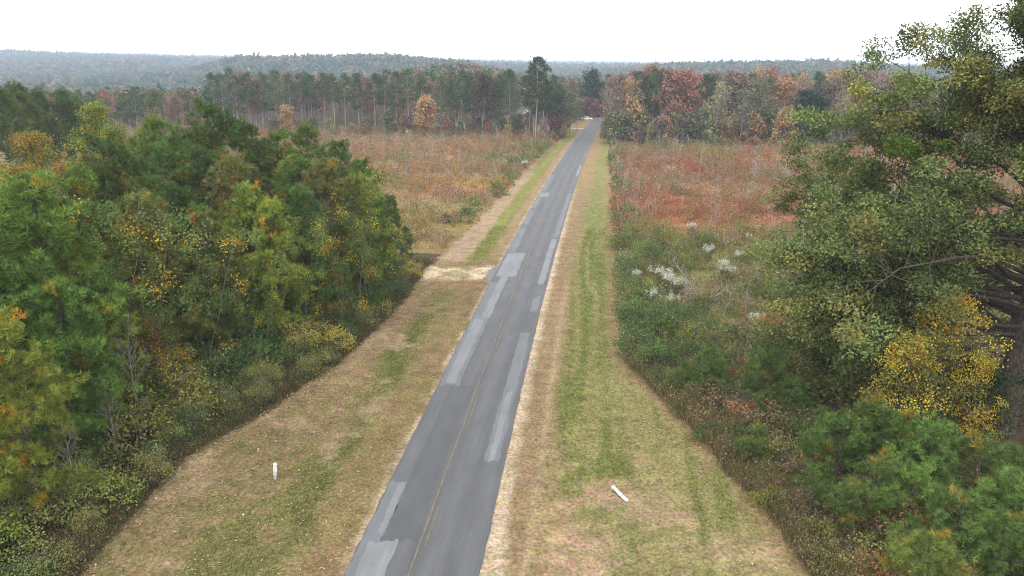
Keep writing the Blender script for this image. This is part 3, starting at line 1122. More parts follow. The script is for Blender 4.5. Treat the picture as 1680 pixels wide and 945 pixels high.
for px, py, Y, lab in ((205, 545, 38, 'thin pale bare sapling standing before the left wood thicket'), (108, 700, 31, 'thin grey bare stem low in the left thicket'), (180, 640, 35, 'short bare sapling left of the pale one'), (300, 520, 47, 'bare grey sapling in the shade of left wood'), (605, 460, 62, 'grey bare stem at the dark wood edge near driveway')):
    x, y, s = top(px, py, Y, 6)
    plant('bare_sapling', 'sapling', pick(BARE), None, x, y, s, label=lab, group='bare saplings by the left wood', wtint=(.55, .53, .5))
p = gp(40, 720, 1.5)
plant('dead_bough', 'dead branch', *build_pine(2.2, .1, .9, 16, 5, 16, .26, .014, r0=.03), p[0], p[1], 1, (.42, .16, .08), label='rust-red dead pine bough at the left picture edge', leafname='needles', woodname='wood')
for px, py, sz in ((250, 650, 1.0), (95, 660, 1.2), (270, 690, .7), (60, 790, .6)):
    p = gp(px, py, 1.2)
    e = plant('fallen_branch', 'branch', BARE_DEAD, None, p[0], p[1], .8 * sz, desc='grey twiggy dead branch leaning', zone='among shrubs of the left thicket', wtint=(.5, .47, .45), group='dead branches in the left thicket')
    e.rotation_euler = (1.15, .2, rng.uniform(0, 6))

rng = np.random.default_rng(103)
# ------------------------------------------------------------------ far tree lines
T_RUST, T_BROWN, T_RED, T_OLIVE, T_YG, T_ORANGE, T_PINKB, T_MAROON = ((0.274, 0.153, 0.104), (0.216, 0.158, 0.113), (0.28, 0.143, 0.106), (0.148, 0.153, 0.08), (0.235, 0.235, 0.118), (0.374, 0.238, 0.112), (0.275, 0.194, 0.163), (0.175, 0.076, 0.085))
WORD = {T_RUST: 'rust-brown', T_BROWN: 'dull brown', T_RED: 'red', T_OLIVE: 'olive', T_YG: 'pale yellow-green', T_ORANGE: 'orange', T_PINKB: 'pinkish brown', T_MAROON: 'maroon'}
P_FAR = [(.055, .105, .045), (.062, .115, .046), (.08, .125, .05)]


def far_zone(px):
    if px < 170:
        return 'far beyond the gold trees of left wood'
    if px < 430:
        return 'far beyond the left wood'
    if px < 655:
        return 'in far tree line left of the utility pole'
    if px < 760:
        return 'in far tree line behind the utility pole'
    if px < 850:
        return 'in far tree line left of white house'
    if px < 985:
        return 'between white house and far road end'
    if px < 1150:
        return 'in far right tree line nearest the road'
    if px < 1320:
        return 'in middle of the far right tree line'
    return 'in far right tree line behind the oak'


def far_pine(px, py, Y, tall=None, row='', t=None, m=None, lab=None):
    m = m or pick(PINE_FAR)
    x, y, s = top(px, py + (rng.uniform(-2, 9) if lab is None else 0), Y, 20)
    plant('pine_tree', 'pine', *m, x, y, s, jit(t or pick(P_FAR)), f'{row}bare-trunked pine', far_zone(px), 'pines of the far tree lines', wtint=(.95, .85, .8), label=lab, tilt=.02)


def far_broad(px, py, Y, t, Hm=17, ms=None, row='', lab=None, name='hardwood_tree'):
    ms = ms or BROAD_FAR
    x, y, s = top(px, py + (rng.uniform(-2, 9) if lab is None else 0), Y, Hm)
    plant(name, 'tree', *pick(ms), x, y, s, jit(t), f'{row}{WORD.get(t, "dark")} tree', far_zone(px), 'hardwoods of the far tree lines', wtint=(.85, .82, .8), label=lab)


for px, py in ((345, 122), (362, 120), (384, 118), (402, 120), (425, 121), (448, 121), (470, 123), (490, 118), (508, 119), (528, 118), (545, 121), (562, 120), (585, 117), (612, 116), (628, 119), (648, 117), (690, 124), (722, 120), (755, 119), (772, 122), (792, 118), (805, 122), (822, 121), (838, 112)):
    far_pine(px, py, rng.uniform(246, 262), row='front-row ')
far_pine(669, 115, 247, lab='large green pine with straight trunk behind the utility pole', m=PINE_FAR[1])
far_pine(882, 95, 228, t=(.05, .08, .028), m=PINE_FAR[4], lab='tallest pine, standing in front of the white house')
far_pine(896, 101, 233, t=(.05, .085, .03), m=PINE_FAR[5], lab='second tall pine crowding right of the tallest one')
far_pine(870, 108, 240, t=(.04, .075, .03), m=PINE_FAR[0], lab='tall pine crowding left of the tallest one')
far_pine(889, 112, 244, t=(.05, .09, .03), m=PINE_FAR[5])
far_pine(878, 118, 236, t=(.045, .08, .03), m=PINE_FAR[4])
far_pine(908, 122, 240, t=(.045, .085, .03), m=PINE_FAR[5])
for px, py, t in ((415, 124, T_RUST), (605, 128, T_RUST), (705, 133, T_BROWN), (738, 126, T_OLIVE), (785, 126, T_BROWN), (812, 128, T_OLIVE)):
    far_broad(px, py, rng.uniform(250, 266), t, row='front-row ')
far_broad(792, 124, 246, (.10, .075, .05), ms=BROAD_FAR[:1], lab='dark brown broad tree with pale trunks left of white house')
for px, py, Y, t in ((922, 138, 246, T_OLIVE), (936, 150, 256, T_OLIVE), (948, 160, 266, T_YG), (928, 165, 240, T_OLIVE), (905, 150, 238, T_OLIVE)):
    far_broad(px, py, Y, t, row='leafy ')
for px, py, Y, t in ((470, 178, 236, T_ORANGE), (447, 190, 238, T_OLIVE), (640, 180, 242, T_OLIVE), (632, 185, 246, T_YG), (698, 166, 240, T_ORANGE), (692, 180, 244, T_YG), (735, 178, 246, T_OLIVE), (776, 186, 248, T_PINKB), (770, 200, 246, T_BROWN), (835, 203, 240, T_ORANGE),
                     (906, 190, 236, T_MAROON), (920, 192, 240, T_ORANGE), (893, 200, 226, T_PINKB), (600, 192, 242, T_OLIVE), (575, 195, 240, T_BROWN), (545, 198, 238, T_YG), (515, 196, 238, T_OLIVE), (720, 200, 246, T_BROWN), (495, 205, 236, T_OLIVE), (660, 196, 252, T_BROWN), (755, 196, 250, T_OLIVE), (805, 204, 246, T_BROWN), (600, 205, 240, T_RUST)):
    far_broad(px, py, Y, t, 7, BROAD_LOW, 'low ', name='understory_tree')
x, y, s = top(857, 186, 262, 6)
plant('bare_tree', 'tree', BARE[1], None, x, y, s, wtint=(.3, .28, .26), label='small bare tree on the lawn before the white house')
x, y, s = top(862, 158, 268, 17)
plant('bare_tree', 'tree', *BROAD_THIN[0], x, y, s, (.2, .18, .17), label='grey leafless tree rising beside the white house')
for q in range(46):
    px = rng.uniform(440, 850)
    far_broad(px, rng.uniform(188, 208), rng.uniform(238, 262), pick([T_OLIVE, T_BROWN, T_OLIVE, T_RUST, T_YG, T_OLIVE]), 7, BROAD_LOW, 'scrubby ', name='understory_tree')
for px, py, Y, t in ((853, 188, 243, T_OLIVE), (866, 191, 242, T_BROWN), (842, 190, 244, T_OLIVE)):
    far_broad(px, py, Y, t, 7, BROAD_LOW, 'screening ', name='understory_tree')
for px, py, Y in ((846, 182, 246), (852, 190, 244), (872, 178, 248), (880, 185, 240)):
    far_broad(px, py, Y, T_BROWN, 17, [BROAD_THIN[0]], 'thin ')
# right-hand line
for px, py in ((1048, 117), (1062, 120), (1076, 111), (1087, 112), (1098, 118), (1160, 121), (1172, 124), (1232, 124), (1250, 126), (1352, 120), (1362, 124), (1265, 124), (1125, 122), (1212, 128)):
    far_pine(px, py, rng.uniform(226, 240), row='front-row ', m=pick(PINE_FAR[3:]))
for px, py, t in ((1006, 124, T_BROWN), (1022, 122, T_BROWN), (1034, 128, T_ORANGE), (1106, 118, T_RUST), (1118, 120, T_BROWN), (1130, 116, T_RED), (1146, 118, T_RUST), (1197, 119, T_BROWN), (1220, 118, T_PINKB), (1254, 132, T_OLIVE), (1283, 131, T_ORANGE), (1300, 128, T_RUST), (1316, 128, T_BROWN), (1372, 124, T_BROWN),
                  (1386, 122, T_PINKB), (1410, 123, T_PINKB), (1432, 124, T_BROWN), (1455, 126, T_PINKB), (1480, 128, T_RUST), (1520, 130, T_BROWN), (1560, 128, T_OLIVE), (1600, 130, T_RUST), (1650, 130, T_BROWN), (1690, 128, T_OLIVE)):
    far_broad(px, py, rng.uniform(222, 240), t, row='front-row ', ms=BROAD_FAR + BROAD_THIN)
far_broad(1182, 140, 219, T_YG, ms=[BROAD_THIN[1]], lab='broad pale yellow-green tree with white trunk in far right line')
far_broad(1222, 148, 221, T_YG, ms=[BROAD_THIN[0]], lab='smaller yellow-green tree right of the pale-trunked one')
far_broad(1138, 150, 222, T_OLIVE, ms=[BROAD_THIN[0]])
far_broad(1326, 157, 217, (.022, .042, .028), 12, CEDAR_FAR, lab='dense blackish cedar in the far right tree line')
far_broad(1346, 163, 219, (.025, .045, .03), 12, CEDAR_FAR, lab='smaller dark cedar beside the blackish one')
far_broad(1392, 140, 214, T_PINKB, ms=[BROAD_THIN[0]], lab='leaning pale-trunked nearly bare tree in far right line')
for px, py, t in ((1010, 178, T_YG), (1025, 185, T_OLIVE), (1040, 168, T_ORANGE), (1000, 190, T_OLIVE), (1060, 195, T_OLIVE), (1075, 190, T_BROWN), (1088, 192, T_PINKB), (1100, 198, T_ORANGE), (1118, 190, T_PINKB), (1135, 188, T_OLIVE), (1150, 185, T_OLIVE), (1165, 195, T_OLIVE), (1205, 190, T_ORANGE), (1235, 188, T_YG), (1262, 180, T_YG), (1275, 190, T_ORANGE),
                  (1290, 180, T_ORANGE), (1300, 185, T_BROWN), (1312, 195, T_ORANGE), (1365, 190, T_OLIVE), (1380, 195, T_BROWN), (1192, 200, T_BROWN), (1250, 205, T_ORANGE), (1340, 205, T_ORANGE)):
    far_broad(px, py, rng.uniform(215, 226), t, 7, BROAD_LOW, 'low ', name='understory_tree')
for q in range(40):
    px = rng.uniform(1010, 1480)
    far_broad(px, rng.uniform(178, 206), rng.uniform(214, 232), pick([T_OLIVE, T_BROWN, T_OLIVE, T_RUST, T_YG, T_ORANGE]), 7, BROAD_LOW, 'scrubby ', name='understory_tree')
for px, py in ((1280, 222), (1300, 220), (1325, 222), (1345, 223), (1372, 222), (1052, 208), (1075, 212), (1120, 215), (1150, 212), (1180, 215)):
    p = gp(px, py, 2)
    shrub(p[0], p[1], 1.5, 'dark green', 'along foot of the far right tree line', 'shrubs of the far right tree line', SHRUB_FAR)
# road end
far_broad(970, 122, 352, (.03, .055, .03), 12, CEDAR_FAR, lab='big dark round tree where the road disappears')
far_broad(962, 163, 334, T_MAROON, 7, BROAD_LOW, lab='wine-red small tree beside the far parked car', name='understory_tree')
far_broad(977, 166, 345, T_RED, 7, BROAD_LOW, lab='red small tree nearest the far road end', name='understory_tree')
far_broad(990, 140, 348, (.035, .06, .03), 12, CEDAR_FAR, lab='dark tree closing the far end of the road')
for px, py, Y, t in ((1003, 128, 300, T_BROWN), (1012, 130, 280, T_OLIVE), (1020, 132, 262, T_OLIVE), (1008, 150, 290, T_YG), (1016, 160, 262, T_OLIVE), (945, 140, 300, T_OLIVE), (935, 135, 320, T_BROWN)):
    far_broad(px, py, Y, t, row='roadside ')
for px, py, Y in ((1030, 120, 290), (1000, 122, 330), (950, 128, 345), (925, 126, 330)):
    far_pine(px, py, Y, row='roadside ')
# behind the left wood, down the slope
for q in range(46):
    px = rng.uniform(-40, 345)
    Y = rng.uniform(150, 262)
    py = np.interp(Y, [150, 262], [176, 138]) + rng.uniform(-8, 8) + (8 if px < 150 else 0)
    if rng.uniform() < .5:
        far_pine(px, py, Y, row='mid-distance ')
    else:
        far_broad(px, py, Y, pick([T_RUST, T_ORANGE, T_RED, T_BROWN, T_BROWN, T_OLIVE]), row='mid-distance ')
# second rows: their tops show between the front trees
for q in range(46):
    px = rng.uniform(350, 850)
    Y = rng.uniform(268, 305)
    py = 119 + rng.uniform(-3, 9)
    if rng.uniform() < .6:
        far_pine(px, py, Y, row='back-row ')
    else:
        far_broad(px, py, Y, pick([T_RUST, T_BROWN, T_PINKB, T_OLIVE]), row='back-row ')
for q in range(44):
    px = rng.uniform(1030, 1500)
    Y = rng.uniform(242, 285)
    py = 120 + rng.uniform(-3, 8)
    if rng.uniform() < .45:
        far_pine(px, py, Y, row='back-row ')
    else:
        far_broad(px, py, Y, pick([T_RUST, T_BROWN, T_PINKB, T_RED, T_ORANGE]), row='back-row ')


rng = np.random.default_rng(104)
# ------------------------------------------------------------------ the wooded country beyond (one mass)
def far_forest():
    parts = []
    for r0_, r1_, gap, nk, size in ((285, 520, 7.5, 70, 1.9), (520, 900, 9, 42, 2.6), (900, 1700, 14, 26, 5.5), (1700, 3300, 23, 18, 11), (3900, 5300, 40, 14, 20)):
        area = .5 * (r1_ ** 2 - r0_ ** 2) * math.radians(96)
        n = int(area / gap ** 2)
        r = np.sqrt(rng.uniform(r0_ ** 2, r1_ ** 2, n))
        a = np.radians(rng.uniform(-48, 48, n))
        x, y = r * np.sin(a), r * np.cos(a)
        ok = (y > 288) & ((np.abs(x - rc(y)) > 13) | (y > 420)) & ~((np.abs(x - 2) < 40) & (y < 312))
        ok |= (r > 300) & (np.abs(np.degrees(a)) > 20)
        ok &= ~((np.abs(x - rc(y)) < 13) & (y < 420))
        x, y, r = x[ok], y[ok], r[ok]
        n = len(x)
        z = hz(x, y)
        k = fbm(x, y, 130, 200)
        kind = rng.uniform(size=n) + (k - .5) * 1.3
        H = rng.uniform(11, 19, n) * np.where(r > 1600, 1.15, 1)
        H = np.minimum(H, np.where(r < 330, 15, 99))
        R = np.where(kind < .60, rng.uniform(2.4, 3.6, n), rng.uniform(3.4, 5, n)) * np.where(r > 900, 1.3, 1) * np.where(r > 1700, 1.9, 1)
        pine = np.array([.048, .085, .042])
        opts = np.array([[.17, .115, .075], [.15, .125, .09], [.14, .125, .10], [.19, .125, .065], [.11, .115, .055]])
        c = np.where((kind < .60)[:, None], pine * rng.uniform(.75, 1.3, (n, 1)), opts[rng.integers(5, size=n)] * rng.uniform(.7, 1.2, (n, 1)))
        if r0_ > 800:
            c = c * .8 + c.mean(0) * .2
        d = rvec(n * nk)
        d[:, 2] = np.abs(d[:, 2]) * 1.1 - .12
        rad = rng.uniform(.5, 1.05, (n * nk, 1))
        off = d * rad * np.repeat(np.c_[R, R, H * .36], nk, 0)
        P = np.repeat(np.c_[x, y, z + H * .62], nk, 0) + off
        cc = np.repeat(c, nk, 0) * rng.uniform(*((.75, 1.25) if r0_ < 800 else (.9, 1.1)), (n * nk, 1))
        parts.append(kites(P, size * rng.uniform(.6, 1.3, n * nk), size * .42, cc, .8))
        if r0_ < 600:
            m = r < 620
            q = np.c_[x, y, z][m]
            V, f, cb = blades(q, H[m] * .8, .16, np.tile([.2, .17, .15], (len(q), 1)), .02)
            parts.append((V, f, cb))
    return mk_mesh('distant_forest', parts, M_leaf)


tag(obj('distant_forest', far_forest()), 'hazy mixed forest of pine and russet trees covering the far hills', 'forest', kind='stuff')

rng = np.random.default_rng(105)
# ------------------------------------------------------------------ brush of the clearings (ground cover)
def brush(name, region, n, ymin, ymax, xmin, xmax, label):
    x = rng.uniform(xmin, xmax, n)
    y = ymin + (ymax - ymin) * rng.uniform(0, 1, n) ** 1.25
    ok = region(x, y)
    x, y = x[ok], y[ok]
    cl = fbm(x, y, 4.0, 300)
    keep = rng.uniform(size=len(x)) < .35 + 1.3 * ss(.35, .6, cl)
    x, y, cl = x[keep], y[keep], cl[keep]
    n = len(x)
    c = field_col(x, y) * rng.uniform(.7, 1.3, (n, 1)) * rng.uniform(.9, 1.1, (n, 3))
    h = (.4 + 2.3 * ss(.46, .72, cl) * rng.uniform(.3, 1.2, n)) * rng.uniform(.6, 1.3, n)
    tallp = rng.uniform(size=n) < .05
    c[tallp] = np.array([.3, .275, .235])
    h[tallp] *= 2.2
    grn = (fbm(x, y, 2.2, 330) > .62) & ~tallp
    c[grn] = c[grn] * .45 + np.array([.06, .085, .025])
    h[grn] *= 1.35
    big = np.sqrt(np.maximum(y, 60) / 80)
    z = hz(x, y)
    P = np.c_[x, y, z]
    ks = 7
    Ps = np.repeat(P, ks, 0) + rng.normal(size=(n * ks, 3)) * [.3, .3, 0]
    b = blades(Ps, np.repeat(h, ks) * rng.uniform(.6, 1.2, n * ks), np.repeat(.022 * big, ks), np.repeat(c, ks, 0) * rng.uniform(.7, 1.35, (n * ks, 1)) * [1.1, 1.05, 1.05], .3)
    kl = 9
    Pl = np.repeat(P, kl, 0) + rng.normal(size=(n * kl, 3)) * [.34, .34, 0]
    Pl[:, 2] += np.repeat(h, kl) * rng.uniform(.3, 1.0, n * kl)
    lf = kites(Pl, np.repeat(.2 * big, kl) * rng.uniform(.6, 1.4, n * kl), np.repeat(.075 * big, kl), np.repeat(c, kl, 0) * rng.uniform(.7, 1.3, (n * kl, 1)), .5)
    # thickets and saplings that stand above the grass
    m = min(n, n // 14)
    q = rng.choice(n, m, replace=False)
    pal = np.array([[.30, .14, .07], [.36, .21, .06], [.33, .13, .09], [.26, .19, .10], [.13, .145, .045], [.10, .135, .04], [.20, .17, .06], [.22, .17, .13]])
    cq = pal[rng.integers(len(pal), size=m)] * .55 + field_col(x[q], y[q]) * .5
    R_ = rng.uniform(.4, 1.15, m)
    H_ = rng.uniform(.9, 2.7, m)
    kq = 46
    off = rvec(m * kq) * rng.uniform(.3, 1, (m * kq, 1)) ** .5
    Pq = np.repeat(np.c_[x[q], y[q], z[q] + H_ * .58], kq, 0) + off * np.repeat(np.c_[R_, R_, H_ * .45], kq, 0)
    lq = kites(Pq, np.repeat(.19 * big[q], kq) * rng.uniform(.6, 1.4, m * kq), np.repeat(.07 * big[q], kq), np.repeat(cq, kq, 0) * rng.uniform(.7, 1.25, (m * kq, 1)), .7)
    tag(obj(name, mk_mesh(name, [b, lf, lq], M_dry)), label, 'brush', kind='stuff')


brush('field_brush', lambda x, y: (x < rc(y) + edge_l(y) - .3) & (y > 86 + .27 * np.maximum(-x - 14, 0)) & (x > -.62 * y - 6), 34000, 80, 256, -150, 30, 'tan and russet brush filling the left clearing')
brush('field_brush', lambda x, y: (x > rc(y) + edge_r(y) + .3) & (x < .80 * y + 6), 60000, 46, 232, 9, 150, 'red, orange and olive brush filling the right clearing')


def undergrowth(name, pts, cols, hmin, hmax, label, leafy=.5, k=6):
    n = len(pts)
    P = np.c_[pts, hz(pts[:, 0], pts[:, 1])]
    c = np.asarray(cols)[rng.integers(len(cols), size=n)] * rng.uniform(.65, 1.3, (n, 1))
    h = rng.uniform(hmin, hmax, n)
    Ps = np.repeat(P, k, 0) + rng.normal(size=(n * k, 3)) * [.22, .22, 0]
    parts = [blades(Ps, np.repeat(h, k) * rng.uniform(.5, 1.2, n * k), .012, np.repeat(c, k, 0) * rng.uniform(.7, 1.3, (n * k, 1)), .35)]
    m = int(n * leafy)
    if m:
        Pl = np.repeat(P[:m], 8, 0) + rng.normal(size=(m * 8, 3)) * [.25, .25, 0]
        Pl[:, 2] += np.repeat(h[:m], 8) * rng.uniform(.15, .9, m * 8)
        parts.append(kites(Pl, .12, .045, np.repeat(c[:m], 8, 0) * rng.uniform(.7, 1.3, (m * 8, 1)), .5))
    tag(obj(name, mk_mesh(name, parts, M_dry)), label, 'undergrowth', kind='stuff')


def scatter(n, y0, y1, fx):
    y = rng.uniform(y0, y1, n)
    return np.c_[fx(y, n), y]


undergrowth('undergrowth', scatter(9000, 22, 80, lambda y, n: rc(y) + edge_l(y) - .2 - rng.uniform(0, 1, n) ** 1.5 * 14), [(.085, .10, .03), (.12, .085, .045), (.05, .08, .025), (.15, .11, .06)], .3, 1.1, 'tangled low undergrowth at the foot of the left wood')
undergrowth('undergrowth', scatter(11000, 20, 52, lambda y, n: rc(y) + edge_r(y) + .1 + rng.uniform(0, 1, n) ** 1.3 * 13), [(.2, .135, .078), (.26, .19, .11), (.14, .10, .06), (.12, .135, .045), (.14, .15, .05), (.18, .12, .07)], .4, 1.7, 'brown dry weeds at the foot of the right thicket', .5)


rng = np.random.default_rng(106)
# ------------------------------------------------------------------ mown verge
def verge():
    n = 150000
    y = 22 + 78 * rng.uniform(0, 1, n) ** 1.5
    side = rng.uniform(size=n) < .5
    u = np.where(side, rng.uniform(-15.5, -3.1, n), rng.uniform(3.6, 18, n))
    ok = (u > edge_l(y) - .4) & (u < edge_r(y) + .4)
    y, u = y[ok], u[ok]
    x = rc(y) + u
    c = ground_col(x, y)
    bright = c.sum(1)
    green = c[:, 1] / np.maximum(c[:, 0], .01)
    keep = (bright < .62) & (rng.uniform(size=len(x)) < .35 + .65 * ss(.7, 1.0, green))
    x, y, c, green = x[keep], y[keep], c[keep], green[keep]
    n = len(x)
    k = 3
    P = np.repeat(np.c_[x, y, hz(x, y) - .01], k, 0) + rng.normal(size=(n * k, 3)) * [.07, .07, 0]
    cc = np.repeat(c, k, 0) * rng.uniform(.65, 1.5, (n * k, 1)) * rng.uniform(.93, 1.07, (n * k, 3))
    h = np.repeat(.05 + .06 * ss(.75, 1.1, green), k) * rng.uniform(.5, 1.5, n * k)
    return mk_mesh('verge_grass', [blades(P, h, .013, cc, .55)], M_dry)


tag(obj('verge_grass', verge()), 'short mown grass on both verges of the road', 'grass', kind='stuff')


def litter():
    n = 6500
    y = 22 + 62 * rng.uniform(0, 1, n) ** 1.4
    u = edge_l(y) + rng.uniform(0, 1, n) ** 1.8 * 11.2
    ok = (u < -3.3) & (rng.uniform(size=n) < .12 + 1.1 * ss(.42, .62, fbm(rc(y) + u, y, 3, 401)))
    m = 700
    y = np.r_[y[ok], rng.uniform(24, 60, m)]
    u = np.r_[u[ok], edge_r(y[-m:]) - rng.uniform(0, 1, m) ** 2 * 9]
    x = rc(y) + u
    n = len(x)
    c = np.array([[.33, .24, .155], [.28, .18, .105], [.44, .35, .25], [.2, .12, .075], [.38, .28, .12]])[rng.integers(5, size=n)] * rng.uniform(.7, 1.15, (n, 1))
    P = np.c_[x, y, hz(x, y) + rng.uniform(.015, .05, n)]
    return mk_mesh('fallen_leaves', [kites(P, rng.uniform(.06, .17, n), rng.uniform(.025, .06, n), c, 2.5)], M_leaf)


tag(obj('fallen_leaves', litter()), 'pale dead leaves scattered over the left verge', 'leaves', kind='stuff')

rng = np.random.default_rng(107)
# ------------------------------------------------------------------ right side: shrubs, pines, flowers
for px, py, Y, t, lab in (
        (1165, 576, 45, G_MID, 'rounded bright green young pine where right verge widens'), (1128, 600, 44.5, G_BLUE, 'small dark young pine left of the rounded bright one'), (1265, 581, 41.5, G_BLUE, 'pointed dark green young pine right of the rounded one'),
        (1240, 702, 36, G_MID, 'lone short young pine at the brown weedy edge'), (1420, 664, 34, G_BLUE, 'young pine at left of the bottom right pine clump'), (1385, 690, 32.5, G_BLUE, 'low left young pine of the bottom right clump'), (1478, 684, 33, G_BLUE, 'tallest blue-green young pine below the golden tree'),
        (1545, 708, 31, G_MID, 'young pine in the middle of bottom right clump'), (1610, 735, 29.5, G_MID, 'bright young pine below the oak trunk'), (1662, 745, 30, G_MID, 'bright young pine at the right picture edge'), (1500, 775, 28.5, G_BLUE, 'front young pine of the bottom right clump'),
        (1580, 820, 27, G_MID, 'large front young pine low at bottom right'), (1655, 850, 25.5, G_MID, 'bottommost young pine in the right corner'), (1440, 760, 29, G_BLUE, 'shaded young pine at left front of the clump'), (1690, 790, 27, G_MID, 'young pine cut by the right picture edge'), (1305, 625, 40.5, G_DARK, 'small dark young pine right of the pointed one'), (1530, 880, 24.5, G_YEL, 'yellowish young pine at the bottom picture edge')):
    x, y, s = top(px, py, Y, 5)
    plant('young_pine', 'pine', *pick(PINE_SMALL), x, y, max(s, .5) * 1.02, zsc=.98, tint=jit(np.array([.118, .188, .042]) if t != G_YEL else (.19, .25, .05), .2), group='young pines on the right', label=lab, wtint=(.7, .65, .6))
for px, py, Y, m, w_, lab in ((1562, 503, 37.5, 0, .8, 'tallest bright golden-leaved tree in front of the oak trunk'), (1478, 566, 35.5, 1, .95, 'broad golden-leaved young tree left of the tallest golden one'), (1606, 592, 35.8, 1, .6, 'small golden sapling right of the tallest golden tree')):
    x, y, s = top(px, py, Y, 8)
    plant('golden_tree', 'tree', *YTREE[m], x, y, s * w_, (.95, .95, .95), group='golden trees under the oak', label=lab, wtint=(.8, .75, .7), zsc=1 / w_)
x, y, s = top(1660, 700, 33, 2.2)
plant('shrub', 'shrub', *SHRUB[3], x, y, .9, (.5, .26, .06), label='orange and gold shrub at right edge below the oak', leafname='foliage', woodname='stems')
x, y, s = top(1605, 645, 37, 12)
plant('cedar_tree', 'tree', *build_broadleaf(5, 2.4, .05, 30, 6, 34, .16, .5, .1), x, y, 1.05, (.035, .055, .018), label='dark cedar bush at the foot of the oak')
for px, py, sz, t in ((1370, 640, 1.9, 'olive'), (1400, 610, 1.9, 'olive'), (1340, 600, 1.6, 'olive'), (1340, 660, 1.5, 'brown'), (1300, 690, 1.0, 'brown'), (1330, 720, 1.1, 'dark green'), (1380, 790, .9, 'brown'), (1420, 840, 1.0, 'brown'), (1460, 880, 1.1, 'russet'), (1450, 820, 1.0, 'olive'), (1360, 860, .6, 'brown'),
                      (1500, 930, .8, 'olive'), (1200, 650, 1.1, 'brown'), (1160, 640, 1.0, 'dark green'), (1110, 630, .9, 'olive'), (1220, 690, .7, 'brown'), (1280, 640, 1.1, 'brown'), (1210, 625, .9, 'russet'), (1300, 770, .6, 'brown'), (1270, 745, .7, 'brown'), (1560, 930, .9, 'olive'), (1480, 600, 1.8, 'olive'), (1440, 560, 1.9, 'olive'), (1385, 560, 1.9, 'olive')):
    p = gp(px, py, .9 * sz)
    shrub(p[0], p[1], sz, t, 'in the right thicket beneath the oak' if px > 1330 else 'in the brown edge of the right thicket', 'shrubs of the right thicket')
for y0 in np.arange(22, 62, 1.45):
    for row in range(4):
        y = y0 + rng.uniform(-.8, .8)
        x = rc(y) + edge_r(y) + .9 + row * 2.1 + rng.uniform(-.6, .8)
        if row == 3 and y < 30:
            continue
        t = pick(['brown', 'olive', 'dark green', 'olive', 'russet', 'brown', 'green', 'olive'] if y < 46 else ['dark green', 'green', 'dark green', 'olive', 'yellow-green'])
        s = rng.uniform(.4, .7) if row == 0 else rng.uniform(.65, 1.05) if row == 1 else rng.uniform(.7, 1.2)
        zz = 'by the bottom right pines' if y < 33 else ('right of the fallen post' if y < 44 else 'where right verge narrows')
        shrub(x, y, s, t, f"{('at the mown edge', 'one row in', 'two rows in', 'deep in thicket')[row]} {zz}", 'thicket along the right verge')
for px, py, sz, t in ((1062, 520, 1.5, 'dark green'), (1045, 555, 1.2, 'dark green'), (1085, 545, 1.4, 'dark green'), (1100, 580, 1.2, 'dark green'), (1072, 590, 1.1, 'green'), (1040, 505, 1.1, 'green'), (1035, 470, 1.1, 'green'), (1058, 480, 1.0, 'green'), (1030, 430, 1.2, 'green'), (1060, 405, 1.4, 'green'), (1090, 392, 1.4, 'olive'),
                      (1075, 420, 1.1, 'dark green'), (1120, 410, 1.3, 'yellow-green'), (1150, 390, 1.3, 'olive'), (1110, 425, 1.2, 'yellow-green'), (1020, 395, 1.0, 'green'), (1245, 415, 1.2, 'yellow-green'), (1280, 430, 1.2, 'olive'), (1310, 425, 1.3, 'green'), (1270, 480, 1.1, 'yellow-green'), (1300, 490, 1.2, 'dark green'),
                      (1330, 500, 1.2, 'green'), (1220, 470, 1.0, 'olive'), (1190, 480, .9, 'olive'), (1180, 545, 1.2, 'olive'), (1140, 560, 1.2, 'olive'), (1230, 555, 1.2, 'brown'), (1290, 545, 1.1, 'russet'), (1265, 530, .8, 'russet'), (1340, 540, 1.3, 'olive'), (1360, 480, 1.2, 'yellow-green'), (1225, 600, 1.0, 'brown'), (1150, 600, .9, 'brown'), (1010, 360, .9, 'green'), (1040, 380, 1.1, 'olive')):
    p = gp(px, py, 1.0 * sz)
    shrub(p[0], p[1], sz, t, 'in the near corner of the right clearing' if py > 500 else ('among white-flowered bushes right of the road' if px < 1200 else 'in right clearing left of the oak'), 'shrubs of the right clearing')
# white-flowered groundsel
FW = []
for q in range(3):
    P, C = [], []
    for b in range(9):
        c = rng.normal(size=3) * [.42, .42, .12] + [0, 0, 1.75]
        m = 60
        P.append(c + rng.normal(size=(m, 3)) * [.14, .14, .17])
        C.append(cvar(m, (.45, .47, .385), .2, .05))
    FW.append(mk_mesh('flower_plumes', [kites(np.concatenate(P), .12, .035, np.concatenate(C), .4)], M_leaf))
GS = build_shrub(1.9, .75, 700, .1)
for px, py, sz in ((1135, 368, .8), (1162, 406, .9), (1212, 414, .7), (1190, 428, .9), (1197, 438, .8), (1230, 386, .6), (1290, 450, 1.1), (1306, 455, .9), (1338, 463, 1.1), (1356, 459, 1.0), (1086, 442, 1.0), (1100, 452, 1.0), (1113, 460, .9), (1046, 446, .7), (1073, 481, .8), (1102, 490, .8), (1309, 504, .7), (1240, 518, .7), (1040, 460, .4), (860, 264, .9), (1598, 536, .9)):
    p = gp(px, py, 1.8 * sz)
    z = 'in right clearing left of the oak' if px > 1270 else ('beside dead branches right of the road' if px < 1130 else 'in mid right clearing')
    e = plant('groundsel_bush', 'bush', *GS, p[0], p[1], sz, (.10, .125, .045), 'white-plumed bush', z if px > 1000 else 'on the left verge far up the road', 'white-flowered bushes', leafname='foliage', woodname='stems')
    obj('flowers', FW[int(rng.integers(3))], e)
